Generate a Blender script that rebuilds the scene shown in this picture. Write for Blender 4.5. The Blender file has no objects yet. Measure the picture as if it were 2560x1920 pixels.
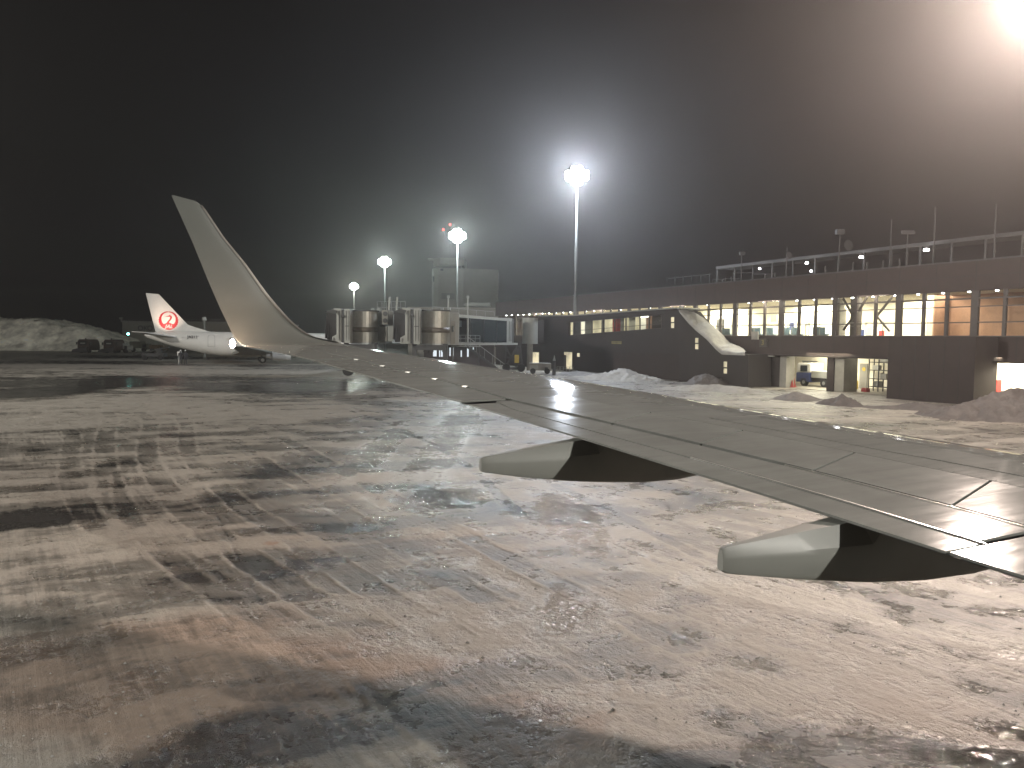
import bpy, math, random
import numpy as np
from math import sin, cos, tan, radians, pi, sqrt, atan2, atan
random.seed(7)
C = bpy.context.scene.collection
SC = bpy.context.scene

# ------------------------------------------------------------ camera, night sky, exposure
FPX = 1923.0; EYE = 3.6; PITCH = radians(3.3); ROLL = radians(.7)
fw = np.array([0, cos(PITCH), -sin(PITCH)]); r0 = np.array([1., 0, 0]); u0 = np.cross(r0, fw)
RT = cos(ROLL)*r0 + sin(ROLL)*u0; UP = cos(ROLL)*u0 - sin(ROLL)*r0
from mathutils import Matrix, Vector
cam = bpy.data.cameras.new('camera'); camo = bpy.data.objects.new('camera', cam); C.objects.link(camo)
cam.sensor_width = 36; cam.lens = 36*FPX/2560; cam.clip_start = .05; cam.clip_end = 5000
M = Matrix(((RT[0], UP[0], -fw[0], 0), (RT[1], UP[1], -fw[1], 0), (RT[2], UP[2], -fw[2], EYE), (0, 0, 0, 1)))
camo.matrix_world = M; SC.camera = camo
w = bpy.data.worlds.new('World'); SC.world = w; w.use_nodes = True
w.node_tree.nodes['Background'].inputs[0].default_value = (.9, .88, 1, 1)
w.node_tree.nodes['Background'].inputs[1].default_value = .0018
SC.view_settings.view_transform = 'Standard'; SC.view_settings.look = 'None'
SC.view_settings.exposure = 0; SC.view_settings.gamma = 1
cy = SC.cycles
cy.use_denoising = True; cy.max_bounces = 5; cy.diffuse_bounces = 3; cy.glossy_bounces = 3
cy.transparent_max_bounces = 12; cy.volume_bounces = 0; cy.sample_clamp_indirect = 3
cy.caustics_reflective = False; cy.caustics_refractive = False

MAST_POWER = dict(near=17000, side=82000, m1=32000, m2=11000, m3=8000, m4=6000, left=250000)
HAZE = .00092

# ------------------------------------------------------------ geometry of the place
def ray(x, y): return (x-1280)*RT/FPX - (y-960)*UP/FPX + fw
def gpt(x, y, z=0.0):
    r = ray(x, y); t = (z-EYE)/r[2]; return (r[0]*t, r[1]*t)
def dpt(x, y, Y):
    r = ray(x, y); t = Y/r[1]; return (r[0]*t, Y, EYE + r[2]*t)
def px(x, Y):            # X at distance Y seen at column x (near the horizon)
    return dpt(x, 849, Y)[0]
def pz(x, y, Y): return dpt(x, y, Y)[2]
AF = atan(.499)
D2 = np.array([-sin(AF), cos(AF)]); N2 = np.array([-cos(AF), -sin(AF)]); P0 = np.array([53., 0.])
def FW(t, n, z):
    q = P0 + D2*t + N2*n; return (q[0], q[1], z)
def fp(x, y, n=0.0):     # where a sight line meets the vertical plane n metres in front of the facade
    r = ray(x, y); p = P0 + N2*n
    k = (p @ N2)/(r[0]*N2[0] + r[1]*N2[1]); q = np.array([r[0]*k, r[1]*k])
    return float((q-P0) @ D2), float(EYE + r[2]*k)
def ft(x, n=0.0): return fp(x, 849, n)[0]

# ------------------------------------------------------------ materials
MATS = {}
def mat(name, col, rough=.6, metal=0., var=.15, scale=3., bump=.0, bscale=30., spec=.5, coat=0.):
    m = bpy.data.materials.new(name); m.use_nodes = True; nt = m.node_tree; b = nt.nodes['Principled BSDF']
    tc = nt.nodes.new('ShaderNodeTexCoord'); n = nt.nodes.new('ShaderNodeTexNoise')
    n.inputs['Scale'].default_value = scale; n.inputs['Detail'].default_value = 6; n.inputs['Roughness'].default_value = .65
    nt.links.new(tc.outputs['Object'], n.inputs['Vector'])
    mp = nt.nodes.new('ShaderNodeMapRange'); mp.inputs[1].default_value = .3; mp.inputs[2].default_value = .7
    mp.inputs[3].default_value = 1-var; mp.inputs[4].default_value = 1+var
    nt.links.new(n.outputs['Fac'], mp.inputs[0])
    mx = nt.nodes.new('ShaderNodeMix'); mx.data_type = 'RGBA'; mx.blend_type = 'MULTIPLY'; mx.inputs[0].default_value = 1
    mx.inputs[6].default_value = (*col, 1); nt.links.new(mp.outputs[0], mx.inputs[7]); nt.links.new(mx.outputs[2], b.inputs['Base Color'])
    b.inputs['Roughness'].default_value = rough; b.inputs['Metallic'].default_value = metal
    b.inputs['Specular IOR Level'].default_value = spec
    if coat: b.inputs['Coat Weight'].default_value = coat; b.inputs['Coat Roughness'].default_value = .12
    if bump:
        n2 = nt.nodes.new('ShaderNodeTexNoise'); n2.inputs['Scale'].default_value = bscale; n2.inputs['Detail'].default_value = 5
        nt.links.new(tc.outputs['Object'], n2.inputs['Vector'])
        bp = nt.nodes.new('ShaderNodeBump'); bp.inputs['Strength'].default_value = bump; bp.inputs['Distance'].default_value = .05
        nt.links.new(n2.outputs['Fac'], bp.inputs['Height']); nt.links.new(bp.outputs[0], b.inputs['Normal'])
    MATS[name] = m; return m
def emat(name, col, strength, sampled=False, scale=0, lo=.6):
    m = bpy.data.materials.new(name); m.use_nodes = True; nt = m.node_tree; nt.nodes.clear()
    e = nt.nodes.new('ShaderNodeEmission'); o = nt.nodes.new('ShaderNodeOutputMaterial')
    e.inputs[0].default_value = (*col, 1); e.inputs[1].default_value = strength
    nt.links.new(e.outputs[0], o.inputs[0])
    if scale:
        tc = nt.nodes.new('ShaderNodeTexCoord'); n = nt.nodes.new('ShaderNodeTexNoise'); n.inputs['Scale'].default_value = scale
        mp = nt.nodes.new('ShaderNodeMapRange'); mp.inputs[1].default_value = .35; mp.inputs[2].default_value = .65
        mp.inputs[3].default_value = strength*lo; mp.inputs[4].default_value = strength*1.2
        nt.links.new(tc.outputs['Object'], n.inputs['Vector']); nt.links.new(n.outputs['Fac'], mp.inputs[0]); nt.links.new(mp.outputs[0], e.inputs[1])
    m.cycles.emission_sampling = 'AUTO' if sampled else 'NONE'
    MATS[name] = m; return m
wingp = mat('wing_grey_paint', (.200, .208, .196), .075, 0, .12, .9, .012, 7.0, .2)
def streaky(m, rz):
    nt = m.node_tree; mx = [n for n in nt.nodes if n.type == 'MIX'][0]; tc = [n for n in nt.nodes if n.type == 'TEX_COORD'][0]
    mp = nt.nodes.new('ShaderNodeMapping'); mp.vector_type = 'TEXTURE'; mp.inputs['Rotation'].default_value = (0, 0, rz); mp.inputs['Scale'].default_value = (1.4, .09, 1)
    n = nt.nodes.new('ShaderNodeTexNoise'); n.inputs['Scale'].default_value = 1; n.inputs['Detail'].default_value = 7; n.inputs['Roughness'].default_value = .7
    r = nt.nodes.new('ShaderNodeMapRange'); r.inputs[1].default_value = .3; r.inputs[2].default_value = .7; r.inputs[3].default_value = .86; r.inputs[4].default_value = 1.08
    m2 = nt.nodes.new('ShaderNodeMix'); m2.data_type = 'RGBA'; m2.blend_type = 'MULTIPLY'; m2.inputs[0].default_value = 1
    b = nt.nodes['Principled BSDF']; nt.links.new(tc.outputs['Object'], mp.inputs['Vector']); nt.links.new(mp.outputs[0], n.inputs['Vector']); nt.links.new(n.outputs['Fac'], r.inputs[0])
    nt.links.new(mx.outputs[2], m2.inputs[6]); nt.links.new(r.outputs[0], m2.inputs[7]); nt.links.new(m2.outputs[2], b.inputs['Base Color'])
    r2 = nt.nodes.new('ShaderNodeMapRange'); r2.inputs[1].default_value = .3; r2.inputs[2].default_value = .7; q = b.inputs['Roughness'].default_value; r2.inputs[3].default_value = q*.8; r2.inputs[4].default_value = q*1.25
    nt.links.new(n.outputs['Fac'], r2.inputs[0]); nt.links.new(r2.outputs[0], b.inputs['Roughness'])
streaky(wingp, radians(26))
wing2 = mat('flap_grey_paint', (.200, .208, .196), .095, 0, .12, 1.3, .012, 7, .2)
streaky(wing2, radians(26))
lowsk = mat('wing_under_dark', (.16, .16, .15), .5)
bare = mat('bare_aluminium_edge', (.50, .495, .47), .28, .8, .08, 4)
seal = mat('dark_seal', (.02, .02, .02), .7)
fairm = mat('fairing_grey_paint', (.215, .222, .205), .45, 0, .06, 2)
wglet = mat('winglet_pale_paint', (.150, .161, .152), .42, 0, .05, 1.5)
white = mat('white_paint', (.70, .69, .65), .35, 0, .06, .8, spec=.5)
red = mat('logo_red', (.55, .015, .03), .4)
darkt = mat('dark_text', (.04, .04, .05), .6)
rubber = mat('tyre_rubber', (.015, .015, .015), .8)
steel = mat('galvanised_steel', (.34, .35, .34), .45, .6, .15, 6)
dsteel = mat('dark_steel', (.06, .06, .062), .55, .4)
brown = mat('reddish_brown_wall_tile', (.036, .023, .021), .75, 0, .14, 1.2, .2, 14)
brownd = mat('dark_brown_wall', (.026, .018, .017), .8, 0, .15, 1.0, .15, 10)
frame = mat('dark_window_frame', (.05, .04, .036), .5)
cream = mat('cream_interior_wall', (.70, .66, .55), .8, 0, .14, .9)
tan_ = mat('brown_interior_wall', (.36, .20, .13), .7, 0, .22, 1.1)
inceil = mat('interior_ceiling', (.6, .56, .46), .8)
infl = mat('interior_floor', (.25, .23, .2), .5)
conc = mat('concrete', (.26, .25, .22), .85, 0, .2, .8, .3, 12)
beige = mat('beige_render', (.12, .117, .103), .85, 0, .18, .25, .2, 5)
jbpan = mat('jet_bridge_beige_panel', (.31, .315, .29), .5, 0, .12, 1.2)
jbmet = mat('corrugated_stainless', (.36, .345, .30), .45, .7, .16, 1.4)
jbdark = mat('dark_cladding', (.05, .05, .05), .6)
bellow = mat('black_bellows', (.022, .02, .02), .8)
glassd = mat('dark_tunnel_glass', (.02, .03, .035), .08, 0, .1, 1, spec=.8)
redp = mat('red_paint', (.30, .022, .02), .5)
yel = mat('yellow_paint', (.55, .40, .05), .5)
blu = mat('blue_paint', (.03, .05, .16), .4)
orange = mat('faded_orange_paint', (.045, .025, .018), .6)
cloth = mat('dark_work_clothes', (.03, .03, .035), .9)
skin = mat('skin', (.35, .22, .16), .6)
seatm = mat('blue_grey_seat_fabric', (.10, .16, .20), .7)
halo_w = emat('cool_lamp_lens', (.86, .93, 1), 40)
halo_g = emat('greenish_lamp_lens', (.85, 1, .93), 32)
halo_n = emat('warm_lamp_lens', (1, .86, .72), 60)
tube = emat('fluorescent_tube', (1, .97, .82), 7)
spotl = emat('small_spot_lens', (.95, .95, 1), 30)
litw = emat('lit_window_room', (1, .88, .58), .85, False, .6, .5)
lithot = emat('bright_lit_room', (1, .93, .74), 1.5, False, .35, .5)
redl = emat('red_beacon_lens', (1, .05, .04), 6)
cyanl = emat('cyan_lamp_lens', (.3, 1, .9), 25)
def paneglass():
    m = bpy.data.materials.new('window_pane_glass'); m.use_nodes = True; nt = m.node_tree; nt.nodes.clear()
    t = nt.nodes.new('ShaderNodeBsdfTransparent'); g = nt.nodes.new('ShaderNodeBsdfGlossy'); x = nt.nodes.new('ShaderNodeMixShader')
    o = nt.nodes.new('ShaderNodeOutputMaterial'); g.inputs['Roughness'].default_value = .05; x.inputs[0].default_value = .07
    t.inputs[0].default_value = (.93, .94, .9, 1)
    nt.links.new(t.outputs[0], x.inputs[1]); nt.links.new(g.outputs[0], x.inputs[2]); nt.links.new(x.outputs[0], o.inputs[0]); return m
pglass = paneglass()

# ------------------------------------------------------------ mesh helpers
ORG = {}
def base(name, loc, label=None, cat=None, group=None, kind=None, parent=None):
    o = bpy.data.objects.new(name, None); C.objects.link(o); o.empty_display_size = .3
    o.location = loc; ORG[o.name] = np.array(loc, float)
    tag(o, label, cat, group, kind); return o
def tag(o, label=None, cat=None, group=None, kind=None):
    if label: o['label'] = label
    if cat: o['category'] = cat
    if group: o['group'] = group
    if kind: o['kind'] = kind
    return o
class MB:
    def __init__(s): s.v = []; s.f = []; s.sm = False
    def add(s, vs, fs):
        n = len(s.v); s.v += [tuple(map(float, q)) for q in vs]; s.f += [tuple(i+n for i in f) for f in fs]; return s
    def hexa(s, b, t):     # bottom 4, top 4, same winding
        return s.add(list(b)+list(t), [(3, 2, 1, 0), (4, 5, 6, 7), (0, 1, 5, 4), (1, 2, 6, 5), (2, 3, 7, 6), (3, 0, 4, 7)])
    def box(s, x0, x1, y0, y1, z0, z1):
        return s.hexa([(x0, y0, z0), (x1, y0, z0), (x1, y1, z0), (x0, y1, z0)], [(x0, y0, z1), (x1, y0, z1), (x1, y1, z1), (x0, y1, z1)])
    def fbox(s, t0, t1, n0, n1, z0, z1, f=FW):
        return s.hexa([f(t0, n0, z0), f(t1, n0, z0), f(t1, n1, z0), f(t0, n1, z0)], [f(t0, n0, z1), f(t1, n0, z1), f(t1, n1, z1), f(t0, n1, z1)])
    def prism(s, poly, z0, z1):
        n = len(poly); vs = [(p[0], p[1], z0) for p in poly]+[(p[0], p[1], z1) for p in poly]
        return s.add(vs, [tuple(range(n-1, -1, -1)), tuple(range(n, 2*n))]+[(i, (i+1) % n, n+(i+1) % n, n+i) for i in range(n)])
    def extr(s, poly3, d):
        n = len(poly3); d = np.array(d); vs = [tuple(p) for p in poly3]+[tuple(np.array(p)+d) for p in poly3]
        return s.add(vs, [tuple(range(n-1, -1, -1)), tuple(range(n, 2*n))]+[(i, (i+1) % n, n+(i+1) % n, n+i) for i in range(n)])
    def tube(s, p, q, r, r2=None, n=8):
        p = np.array(p, float); q = np.array(q, float); r2 = r if r2 is None else r2
        d = q-p; d /= np.linalg.norm(d); a = np.cross(d, [0, 0, 1.]) if abs(d[2]) < .9 else np.cross(d, [1., 0, 0]); a /= np.linalg.norm(a); b = np.cross(d, a)
        vs = [p+r*(cos(2*pi*i/n)*a+sin(2*pi*i/n)*b) for i in range(n)]+[q+r2*(cos(2*pi*i/n)*a+sin(2*pi*i/n)*b) for i in range(n)]
        return s.add(vs, [tuple(range(n-1, -1, -1)), tuple(range(n, 2*n))]+[(i, (i+1) % n, n+(i+1) % n, n+i) for i in range(n)])
    def bar(s, p, q, wd, ht):
        p = np.array(p, float); q = np.array(q, float); d = q-p; d /= np.linalg.norm(d)
        a = np.cross(d, [0, 0, 1.]) if abs(d[2]) < .95 else np.array([1., 0, 0]); a /= np.linalg.norm(a); b = np.cross(a, d)
        c = [(-1, -1), (1, -1), (1, 1), (-1, 1)]
        return s.hexa([p+a*wd/2*i+b*ht/2*j for i, j in c], [q+a*wd/2*i+b*ht/2*j for i, j in c])
    def loft(s, rings, cap=True):
        k = len(rings[0]); n0 = len(s.v)
        for r in rings: s.v += [tuple(map(float, q)) for q in r]
        for i in range(len(rings)-1):
            for j in range(k):
                s.f.append((n0+i*k+j, n0+i*k+(j+1) % k, n0+(i+1)*k+(j+1) % k, n0+(i+1)*k+j))
        if cap: s.f.append(tuple(n0+j for j in range(k-1, -1, -1))); s.f.append(tuple(n0+(len(rings)-1)*k+j for j in range(k)))
        return s
    def grid(s, P):        # P[i][j] points
        n0 = len(s.v); a = len(P); b = len(P[0])
        for r in P: s.v += [tuple(map(float, q)) for q in r]
        for i in range(a-1):
            for j in range(b-1): s.f.append((n0+i*b+j, n0+(i+1)*b+j, n0+(i+1)*b+j+1, n0+i*b+j+1))
        return s
    def build(s, name, m, parent=None, smooth=False, bevel=0, angle=None):
        org = np.zeros(3); o3 = None
        if parent is not None: org = ORG[parent.name]
        me = bpy.data.meshes.new(name)
        me.from_pydata([(x-org[0], y-org[1], z-org[2]) for x, y, z in s.v], [], s.f); me.materials.append(m)
        if smooth: me.polygons.foreach_set('use_smooth', [True]*len(me.polygons))
        me.validate()
        o = bpy.data.objects.new(name, me); C.objects.link(o)
        if parent is not None: o.parent = parent
        if bevel:
            b = o.modifiers.new('bevel', 'BEVEL'); b.width = bevel; b.segments = 2; b.limit_method = 'ANGLE'
        ORG[o.name] = org; return o
def hull_fix(o):
    import bmesh
    bm = bmesh.new(); bm.from_mesh(o.data); bmesh.ops.recalc_face_normals(bm, faces=bm.faces); bm.to_mesh(o.data); bm.free(); return o
def smooth_by_angle(o, a=40):
    me = o.data; me.polygons.foreach_set('use_smooth', [True]*len(me.polygons))
    try: me.set_sharp_from_angle(angle=radians(a))
    except Exception: pass
    return o
def dup(o, off, parent=None):
    c = o.copy(); C.objects.link(c); c.parent = parent if parent is not None else o.parent
    c.location = Vector(o.location)+Vector(off); ORG[c.name] = ORG[o.name]+np.array(off) if parent is None or True else ORG[o.name]
    return c
def light(name, loc, power, col, radius=.3, parent=None, typ='POINT', **k):
    l = bpy.data.lights.new(name, typ); l.energy = power; l.color = col
    if typ in ('POINT', 'SPOT'): l.shadow_soft_size = radius
    for a, b in k.items(): setattr(l, a, b)
    o = bpy.data.objects.new(name, l); C.objects.link(o)
    org = ORG[parent.name] if parent is not None else np.zeros(3)
    o.location = tuple(np.array(loc)-org); o.parent = parent; return o

# ------------------------------------------------------------ numpy noise
_rng = np.random.RandomState(3); _perm = _rng.rand(256, 256)
def vnoise(x, y, seed=0):
    x = x+seed*17.31; y = y+seed*9.77
    xi = np.floor(x).astype(int); yi = np.floor(y).astype(int); fx = x-xi; fy = y-yi
    fx = fx*fx*(3-2*fx); fy = fy*fy*(3-2*fy); a = xi & 255; b = yi & 255; a1 = (xi+1) & 255; b1 = (yi+1) & 255
    return (_perm[a, b]*(1-fx)+_perm[a1, b]*fx)*(1-fy)+(_perm[a, b1]*(1-fx)+_perm[a1, b1]*fx)*fy
def fbm(x, y, o=5, seed=0, g=.5):
    s = np.zeros_like(x, dtype=float); a = 1; t = 0
    for i in range(o):
        s += a*vnoise(x, y, seed+i*3); t += a; a *= g; x, y = x*2.03+y*.31, y*2.03-x*.31
    return s/t
def sst(a, b, x):
    t = np.clip((x-a)/(b-a), 0, 1); return t*t*(3-2*t)

# ------------------------------------------------------------ the apron
def ground_fields(X, Y):
    az = radians(-26.5); ux = X*sin(az)+Y*cos(az); vx = X*cos(az)-Y*sin(az)
    a2 = radians(-36); u2 = X*sin(a2)+Y*cos(a2); v2 = X*cos(a2)-Y*sin(a2)
    a3 = radians(66); u3 = X*sin(a3)+Y*cos(a3); v3 = X*cos(a3)-Y*sin(a3)
    R = np.hypot(X, Y)
    wx = fbm(X*.25, Y*.25, 4, 40)-.5; wy = fbm(X*.25, Y*.25, 4, 50)-.5
    nearY = 1-sst(8, 13, Y)
    big = fbm(X/11+wx*2, Y/11+wy*2, 5, 1, .55)
    st1 = fbm(u2/3.6, v2/.50+wx*1.5, 5, 5, .6)       # streaks left by the ploughs
    st2 = fbm(u3/5.5, v3/.9+wy*2, 5, 9, .6)
    med = fbm(X/1.3+wx*4, Y/1.3+wy*4, 5, 13, .62)
    mix = sst(-3, 4, X+Y*.10-3.0)
    near = 1-sst(14, 26, Y)
    st = (st1*mix+st2*(1-mix))*near + st2*(1-near)*.7+st1*(1-near)*.3
    s = .61-.05*sst(0, 6, X)+nearY*.09+(big-.5)*(.62-.2*nearY)+(st-.5)*1.5+(med-.5)*.45
    wet = np.zeros_like(X); veil_shade_and_stains = np.zeros_like(X)
    def patch(x, y, rx, ry, k, rot=0, soft=.6, seed=0, kind='s'):
        nonlocal s, wet, veil_shade_and_stains
        cx, cyy = gpt(x, y); a = rx*cyy/FPX; b = ry*cyy*cyy/(EYE*FPX); c, d = cos(rot), sin(rot)
        dx = X-cx; dy = Y-cyy; p = (dx*c+dy*d)/a; q = (-dx*d+dy*c)/b
        n = (fbm(dx/a*2.2+9*seed, dy/b*2.2, 4, 60+seed)-.5)*1.5
        m = 1-sst(1-soft, 1+soft*.4, np.sqrt(p*p+q*q)+n*.7)
        if kind == 's': s = s+k*m
        elif kind == 'w': wet = np.maximum(wet, k*m)
        else: veil_shade_and_stains = np.maximum(veil_shade_and_stains, k*m)
    # long wet bands far across the apron
    for i, (x, y, rx, ry, k) in enumerate([(180, 958, 470, 17, -.75), (40, 985, 190, 24, -.7), (520, 948, 420, 9, -.55), (700, 972, 260, 12, -.5),
            (330, 892, 420, 4, -.6), (700, 915, 300, 4.0, -.55), (150, 905, 300, 4, -.4), (830, 958, 160, 7, -.5), (640, 930, 500, 5, .35), (200, 915, 330, 5, .4), (330, 884, 400, 2.5, .4),
            (520, 902, 420, 3, .45), (980, 1010, 220, 10, -.25), (1080, 1040, 160, 9, -.2), (60, 1060, 200, 30, .25), (700, 1040, 300, 25, .12), (250, 1010, 330, 20, .22)]):
        patch(x, y, rx, ry, k, 0, .5, i)
    # dark and bright patches nearer by
    for i, (x, y, rx, ry, k, rot) in enumerate([(640, 1200, 190, 42, -.42, 0), (760, 1175, 150, 28, -.35, 0), (290, 1165, 60, 50, -.35, 0), (60, 1300, 110, 34, -.6, .2),
            (600, 1230, 120, 24, -.3, 0), (1120, 1240, 110, 26, -.45, 0), (880, 1330, 150, 30, -.38, 0), (470, 1235, 50, 30, .25, 0), (340, 1330, 170, 45, .4, 0),
            (1060, 1230, 70, 22, -.4, 0), (1600, 1200, 190, 40, -.3, -.5), (1750, 1260, 120, 30, -.28, -.5), (1480, 1270, 60, 14, -.2, 0),
            (1700, 1600, 90, 40, -.42, -.2), (1950, 1600, 90, 30, -.42, -.5), (1560, 1620, 120, 40, -.15, 0), (2290, 1560, 50, 70, -.6, 0), (1900, 1660, 130, 30, -.3, -.6),
            (2480, 1740, 110, 26, -.4, -.4), (2080, 1860, 330, 60, -.75, -.3), (2400, 1895, 330, 44, -1.3, -.1), (1850, 1910, 260, 40, -.9, 0), (1760, 1900, 160, 50, -.75, 0), (2530, 1830, 60, 26, -.8, -.5),
            (90, 1540, 140, 70, -.38, .9), (640, 1790, 160, 34, -.4, .5), (960, 1800, 230, 60, -.38, .3), (560, 1895, 90, 34, -.8, 0), (930, 1640, 110, 20, -.3, .3), (1040, 1730, 34, 14, -.5, 0),
            (1240, 1640, 150, 50, -.25, .1), (1180, 1560, 250, 60, .2, 0), (900, 1500, 300, 60, .3, -.4), (1430, 1730, 300, 40, .28, .1), (1850, 1480, 250, 40, .2, -.5),
            (2250, 1680, 250, 60, .15, 0), (1550, 1500, 100, 25, .25, 0), (2400, 1460, 200, 40, .25, 0)]):
        patch(x, y, rx, ry, k*(.55 if k < 0 and 1380 < y < 1820 else 1), rot, .95, 20+i)
    patch(2440, 1895, 210, 36, 1, -.1, .5, 71, 'w'); patch(180, 958, 470, 17, 1, 0, .5, 0, 'w'); patch(60, 985, 200, 22, 1, 0, .5, 1, 'w')
    patch(1120, 1240, 120, 34, .8, 0, .6, 3, 'w'); patch(1415, 1290, 110, 100, 1, 0, .8, 4, 'w'); patch(2530, 1830, 60, 30, 1, -.5, .6, 5, 'w')
    patch(700, 965, 300, 14, .7, 0, .6, 6, 'w'); patch(950, 1120, 70, 90, .9, 0, .8, 8, 'w'); patch(1420, 1530, 110, 90, .9, 0, .8, 9, 'w'); patch(1135, 1080, 70, 110, .9, 0, .8, 11, 'w')
    # pink-brown veil and shade painted into the near snow, with small brown stains
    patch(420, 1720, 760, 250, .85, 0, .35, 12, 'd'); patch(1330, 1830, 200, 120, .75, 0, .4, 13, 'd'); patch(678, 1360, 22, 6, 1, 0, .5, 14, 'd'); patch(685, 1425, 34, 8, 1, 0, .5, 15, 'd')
    patch(1250, 1350, 420, 60, .35, 0, .8, 16, 'd'); patch(2300, 1800, 300, 100, .3, 0, .8, 17, 'd')
    # slab joints
    hgt = np.zeros_like(X)
    jn = fbm(X/2, Y/2, 3, 80)
    for arr, sp, off in ((vx, 6.1, 1.55), (ux, 6.1, 2.1)):
        d = np.abs(((arr-off+sp/2) % sp)-sp/2); wd = .022+Y*.0006
        vis = sst(.42, .6, jn if arr is vx else 1-jn)
        m = np.exp(-(d/wd)**2)*vis; s = s-.15*m*(1-sst(45, 90, R)); hgt -= .004*m
    # tyre tracks
    def track(pts, wd, k, pat=0, dh=-.006, seed=0, ridge=.006, rk=.10):
        nonlocal s, hgt
        g = [np.array(gpt(*p)) for p in pts]
        # smooth the polyline
        for _ in range(2):
            q = [g[0]]
            for i in range(len(g)-1): q += [g[i]*.75+g[i+1]*.25, g[i]*.25+g[i+1]*.75]
            g = q+[g[-1]]
        lo = np.min(g, 0)-1; hi = np.max(g, 0)+1
        idx = np.where((X > lo[0]) & (X < hi[0]) & (Y > lo[1]) & (Y < hi[1]))[0]
        if not len(idx): return
        x = X[idx]; y = Y[idx]; best = np.full(len(x), 1e9); sd = np.zeros(len(x)); al = np.zeros(len(x)); acc = 0
        for i in range(len(g)-1):
            a, b = g[i], g[i+1]; e = b-a; L = np.hypot(*e)
            if L < 1e-6: continue
            e = e/L; t = np.clip((x-a[0])*e[0]+(y-a[1])*e[1], 0, L); dx = x-a[0]-t*e[0]; dy = y-a[1]-t*e[1]; dd = np.hypot(dx, dy)
            m = dd < best; best[m] = dd[m]; sd[m] = (dx*e[1]-dy*e[0])[m]; al[m] = (acc+t)[m]; acc += L
        jit = (fbm(x*1.7, y*1.7, 3, 90+seed)-.5)*.12
        inn = 1-sst(wd*.42, wd*.56, best+jit); fade = .35+.65*sst(.35, .6, fbm(x/1.8, y/1.8, 3, 95+seed))
        rid = np.exp(-((best+jit-wd*.58)/.05)**2)
        v = k*inn*fade; h = dh*inn*fade+ridge*rid*fade*(fbm(x*9, y*9, 3, 99)*1.4)
        if pat == 1: h = h+.0028*inn*fade*np.sign(np.sin(al*2*pi/.10+np.abs(sd)*22))*(.5+.5*np.sign(np.sin(sd*2*pi/.13)))
        if pat == 2: h = h+.004*inn*fade*np.sign(np.sin(sd*2*pi/.07))
        s[idx] += v+rk*rid*fade; hgt[idx] += h
    track([(215, 1010), (285, 1035), (262, 1090), (262, 1180), (300, 1270), (400, 1370), (560, 1480), (700, 1560)], .55, -.12, 0, seed=1, rk=.26)
    track([(330, 1020), (385, 1050), (362, 1110), (385, 1190), (470, 1290), (620, 1400), (800, 1520), (960, 1600)], .55, -.11, 0, seed=2, rk=.26)
    track([(430, 1025), (474, 1060), (462, 1130), (520, 1190), (620, 1280), (800, 1390), (1000, 1520), (1130, 1600)], .5, -.10, 0, seed=3, rk=.26)
    track([(300, 1180), (310, 1290), (420, 1400), (560, 1500)], .4, -.09, 0, seed=4, rk=.2)
    track([(120, 1060), (190, 1080), (170, 1150), (190, 1240), (250, 1330)], .5, -.09, 0, seed=24, rk=.2)
    track([(700, 1090), (860, 1180), (1080, 1300), (1350, 1440), (1700, 1620)], .45, -.13, 0, seed=25, rk=.22)
    track([(620, 1130), (780, 1230), (1000, 1370), (1260, 1530), (1500, 1680)], .45, -.12, 0, seed=26, rk=.22)
    track([(560, 1500), (760, 1660), (1010, 1900)], .42, .02, 1, seed=5)
    track([(700, 1640), (800, 1750), (900, 1850)], .34, .02, 1, seed=6)
    track([(980, 1440), (1250, 1570), (1600, 1740)], .4, .12, 1, seed=7)
    track([(1020, 1330), (1160, 1400), (1330, 1480)], .4, .14, 1, seed=8)
    track([(500, 1580), (560, 1700), (640, 1860)], .38, .03, 1, seed=9)
    track([(300, 1700), (360, 1830), (420, 1930)], .35, .03, 1, seed=10)
    track([(1500, 1480), (1900, 1650), (2400, 1850)], .34, .12, 0, seed=11)
    track([(1700, 1450), (2100, 1620), (2560, 1790)], .34, .10, 0, seed=12)
    track([(1000, 1080), (1400, 1210), (1800, 1420)], .3, -.16, 0, seed=13)
    track([(850, 1200), (1230, 1420), (1560, 1610)], .35, .16, 1, seed=14)
    track([(420, 1500), (460, 1620), (520, 1720)], .34, .04, 1, seed=15)
    track([(820, 1010), (980, 1060), (1160, 1150), (1300, 1290)], .3, -.2, 0, seed=16)
    # curving streaks from an earlier push-back
    f1 = fbm(X*3.1, Y*3.1, 6, 30, .68); f2 = fbm(X*13, Y*13, 4, 33, .6)
    fe = 1/(1+(R/18)**2)
    s = s+(f1-.5)*.20
    sc = np.clip(s, 0, 1)
    cr = sst(.50, .72, fbm(X/1.7, Y/1.7, 4, 35))          # crumbly areas
    hgt += .020*sst(.35, .8, sc)*fe*1.0+(f1-.5)*.022*sc*fe*2+(f2-.5)*.020*sc*fe*(.2+cr*1.2)
    hgt += (fbm(X/6, Y/6, 3, 37)-.5)*.05*np.clip(R/40, 0, 1)
    return sc, wet, veil_shade_and_stains, hgt
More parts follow.
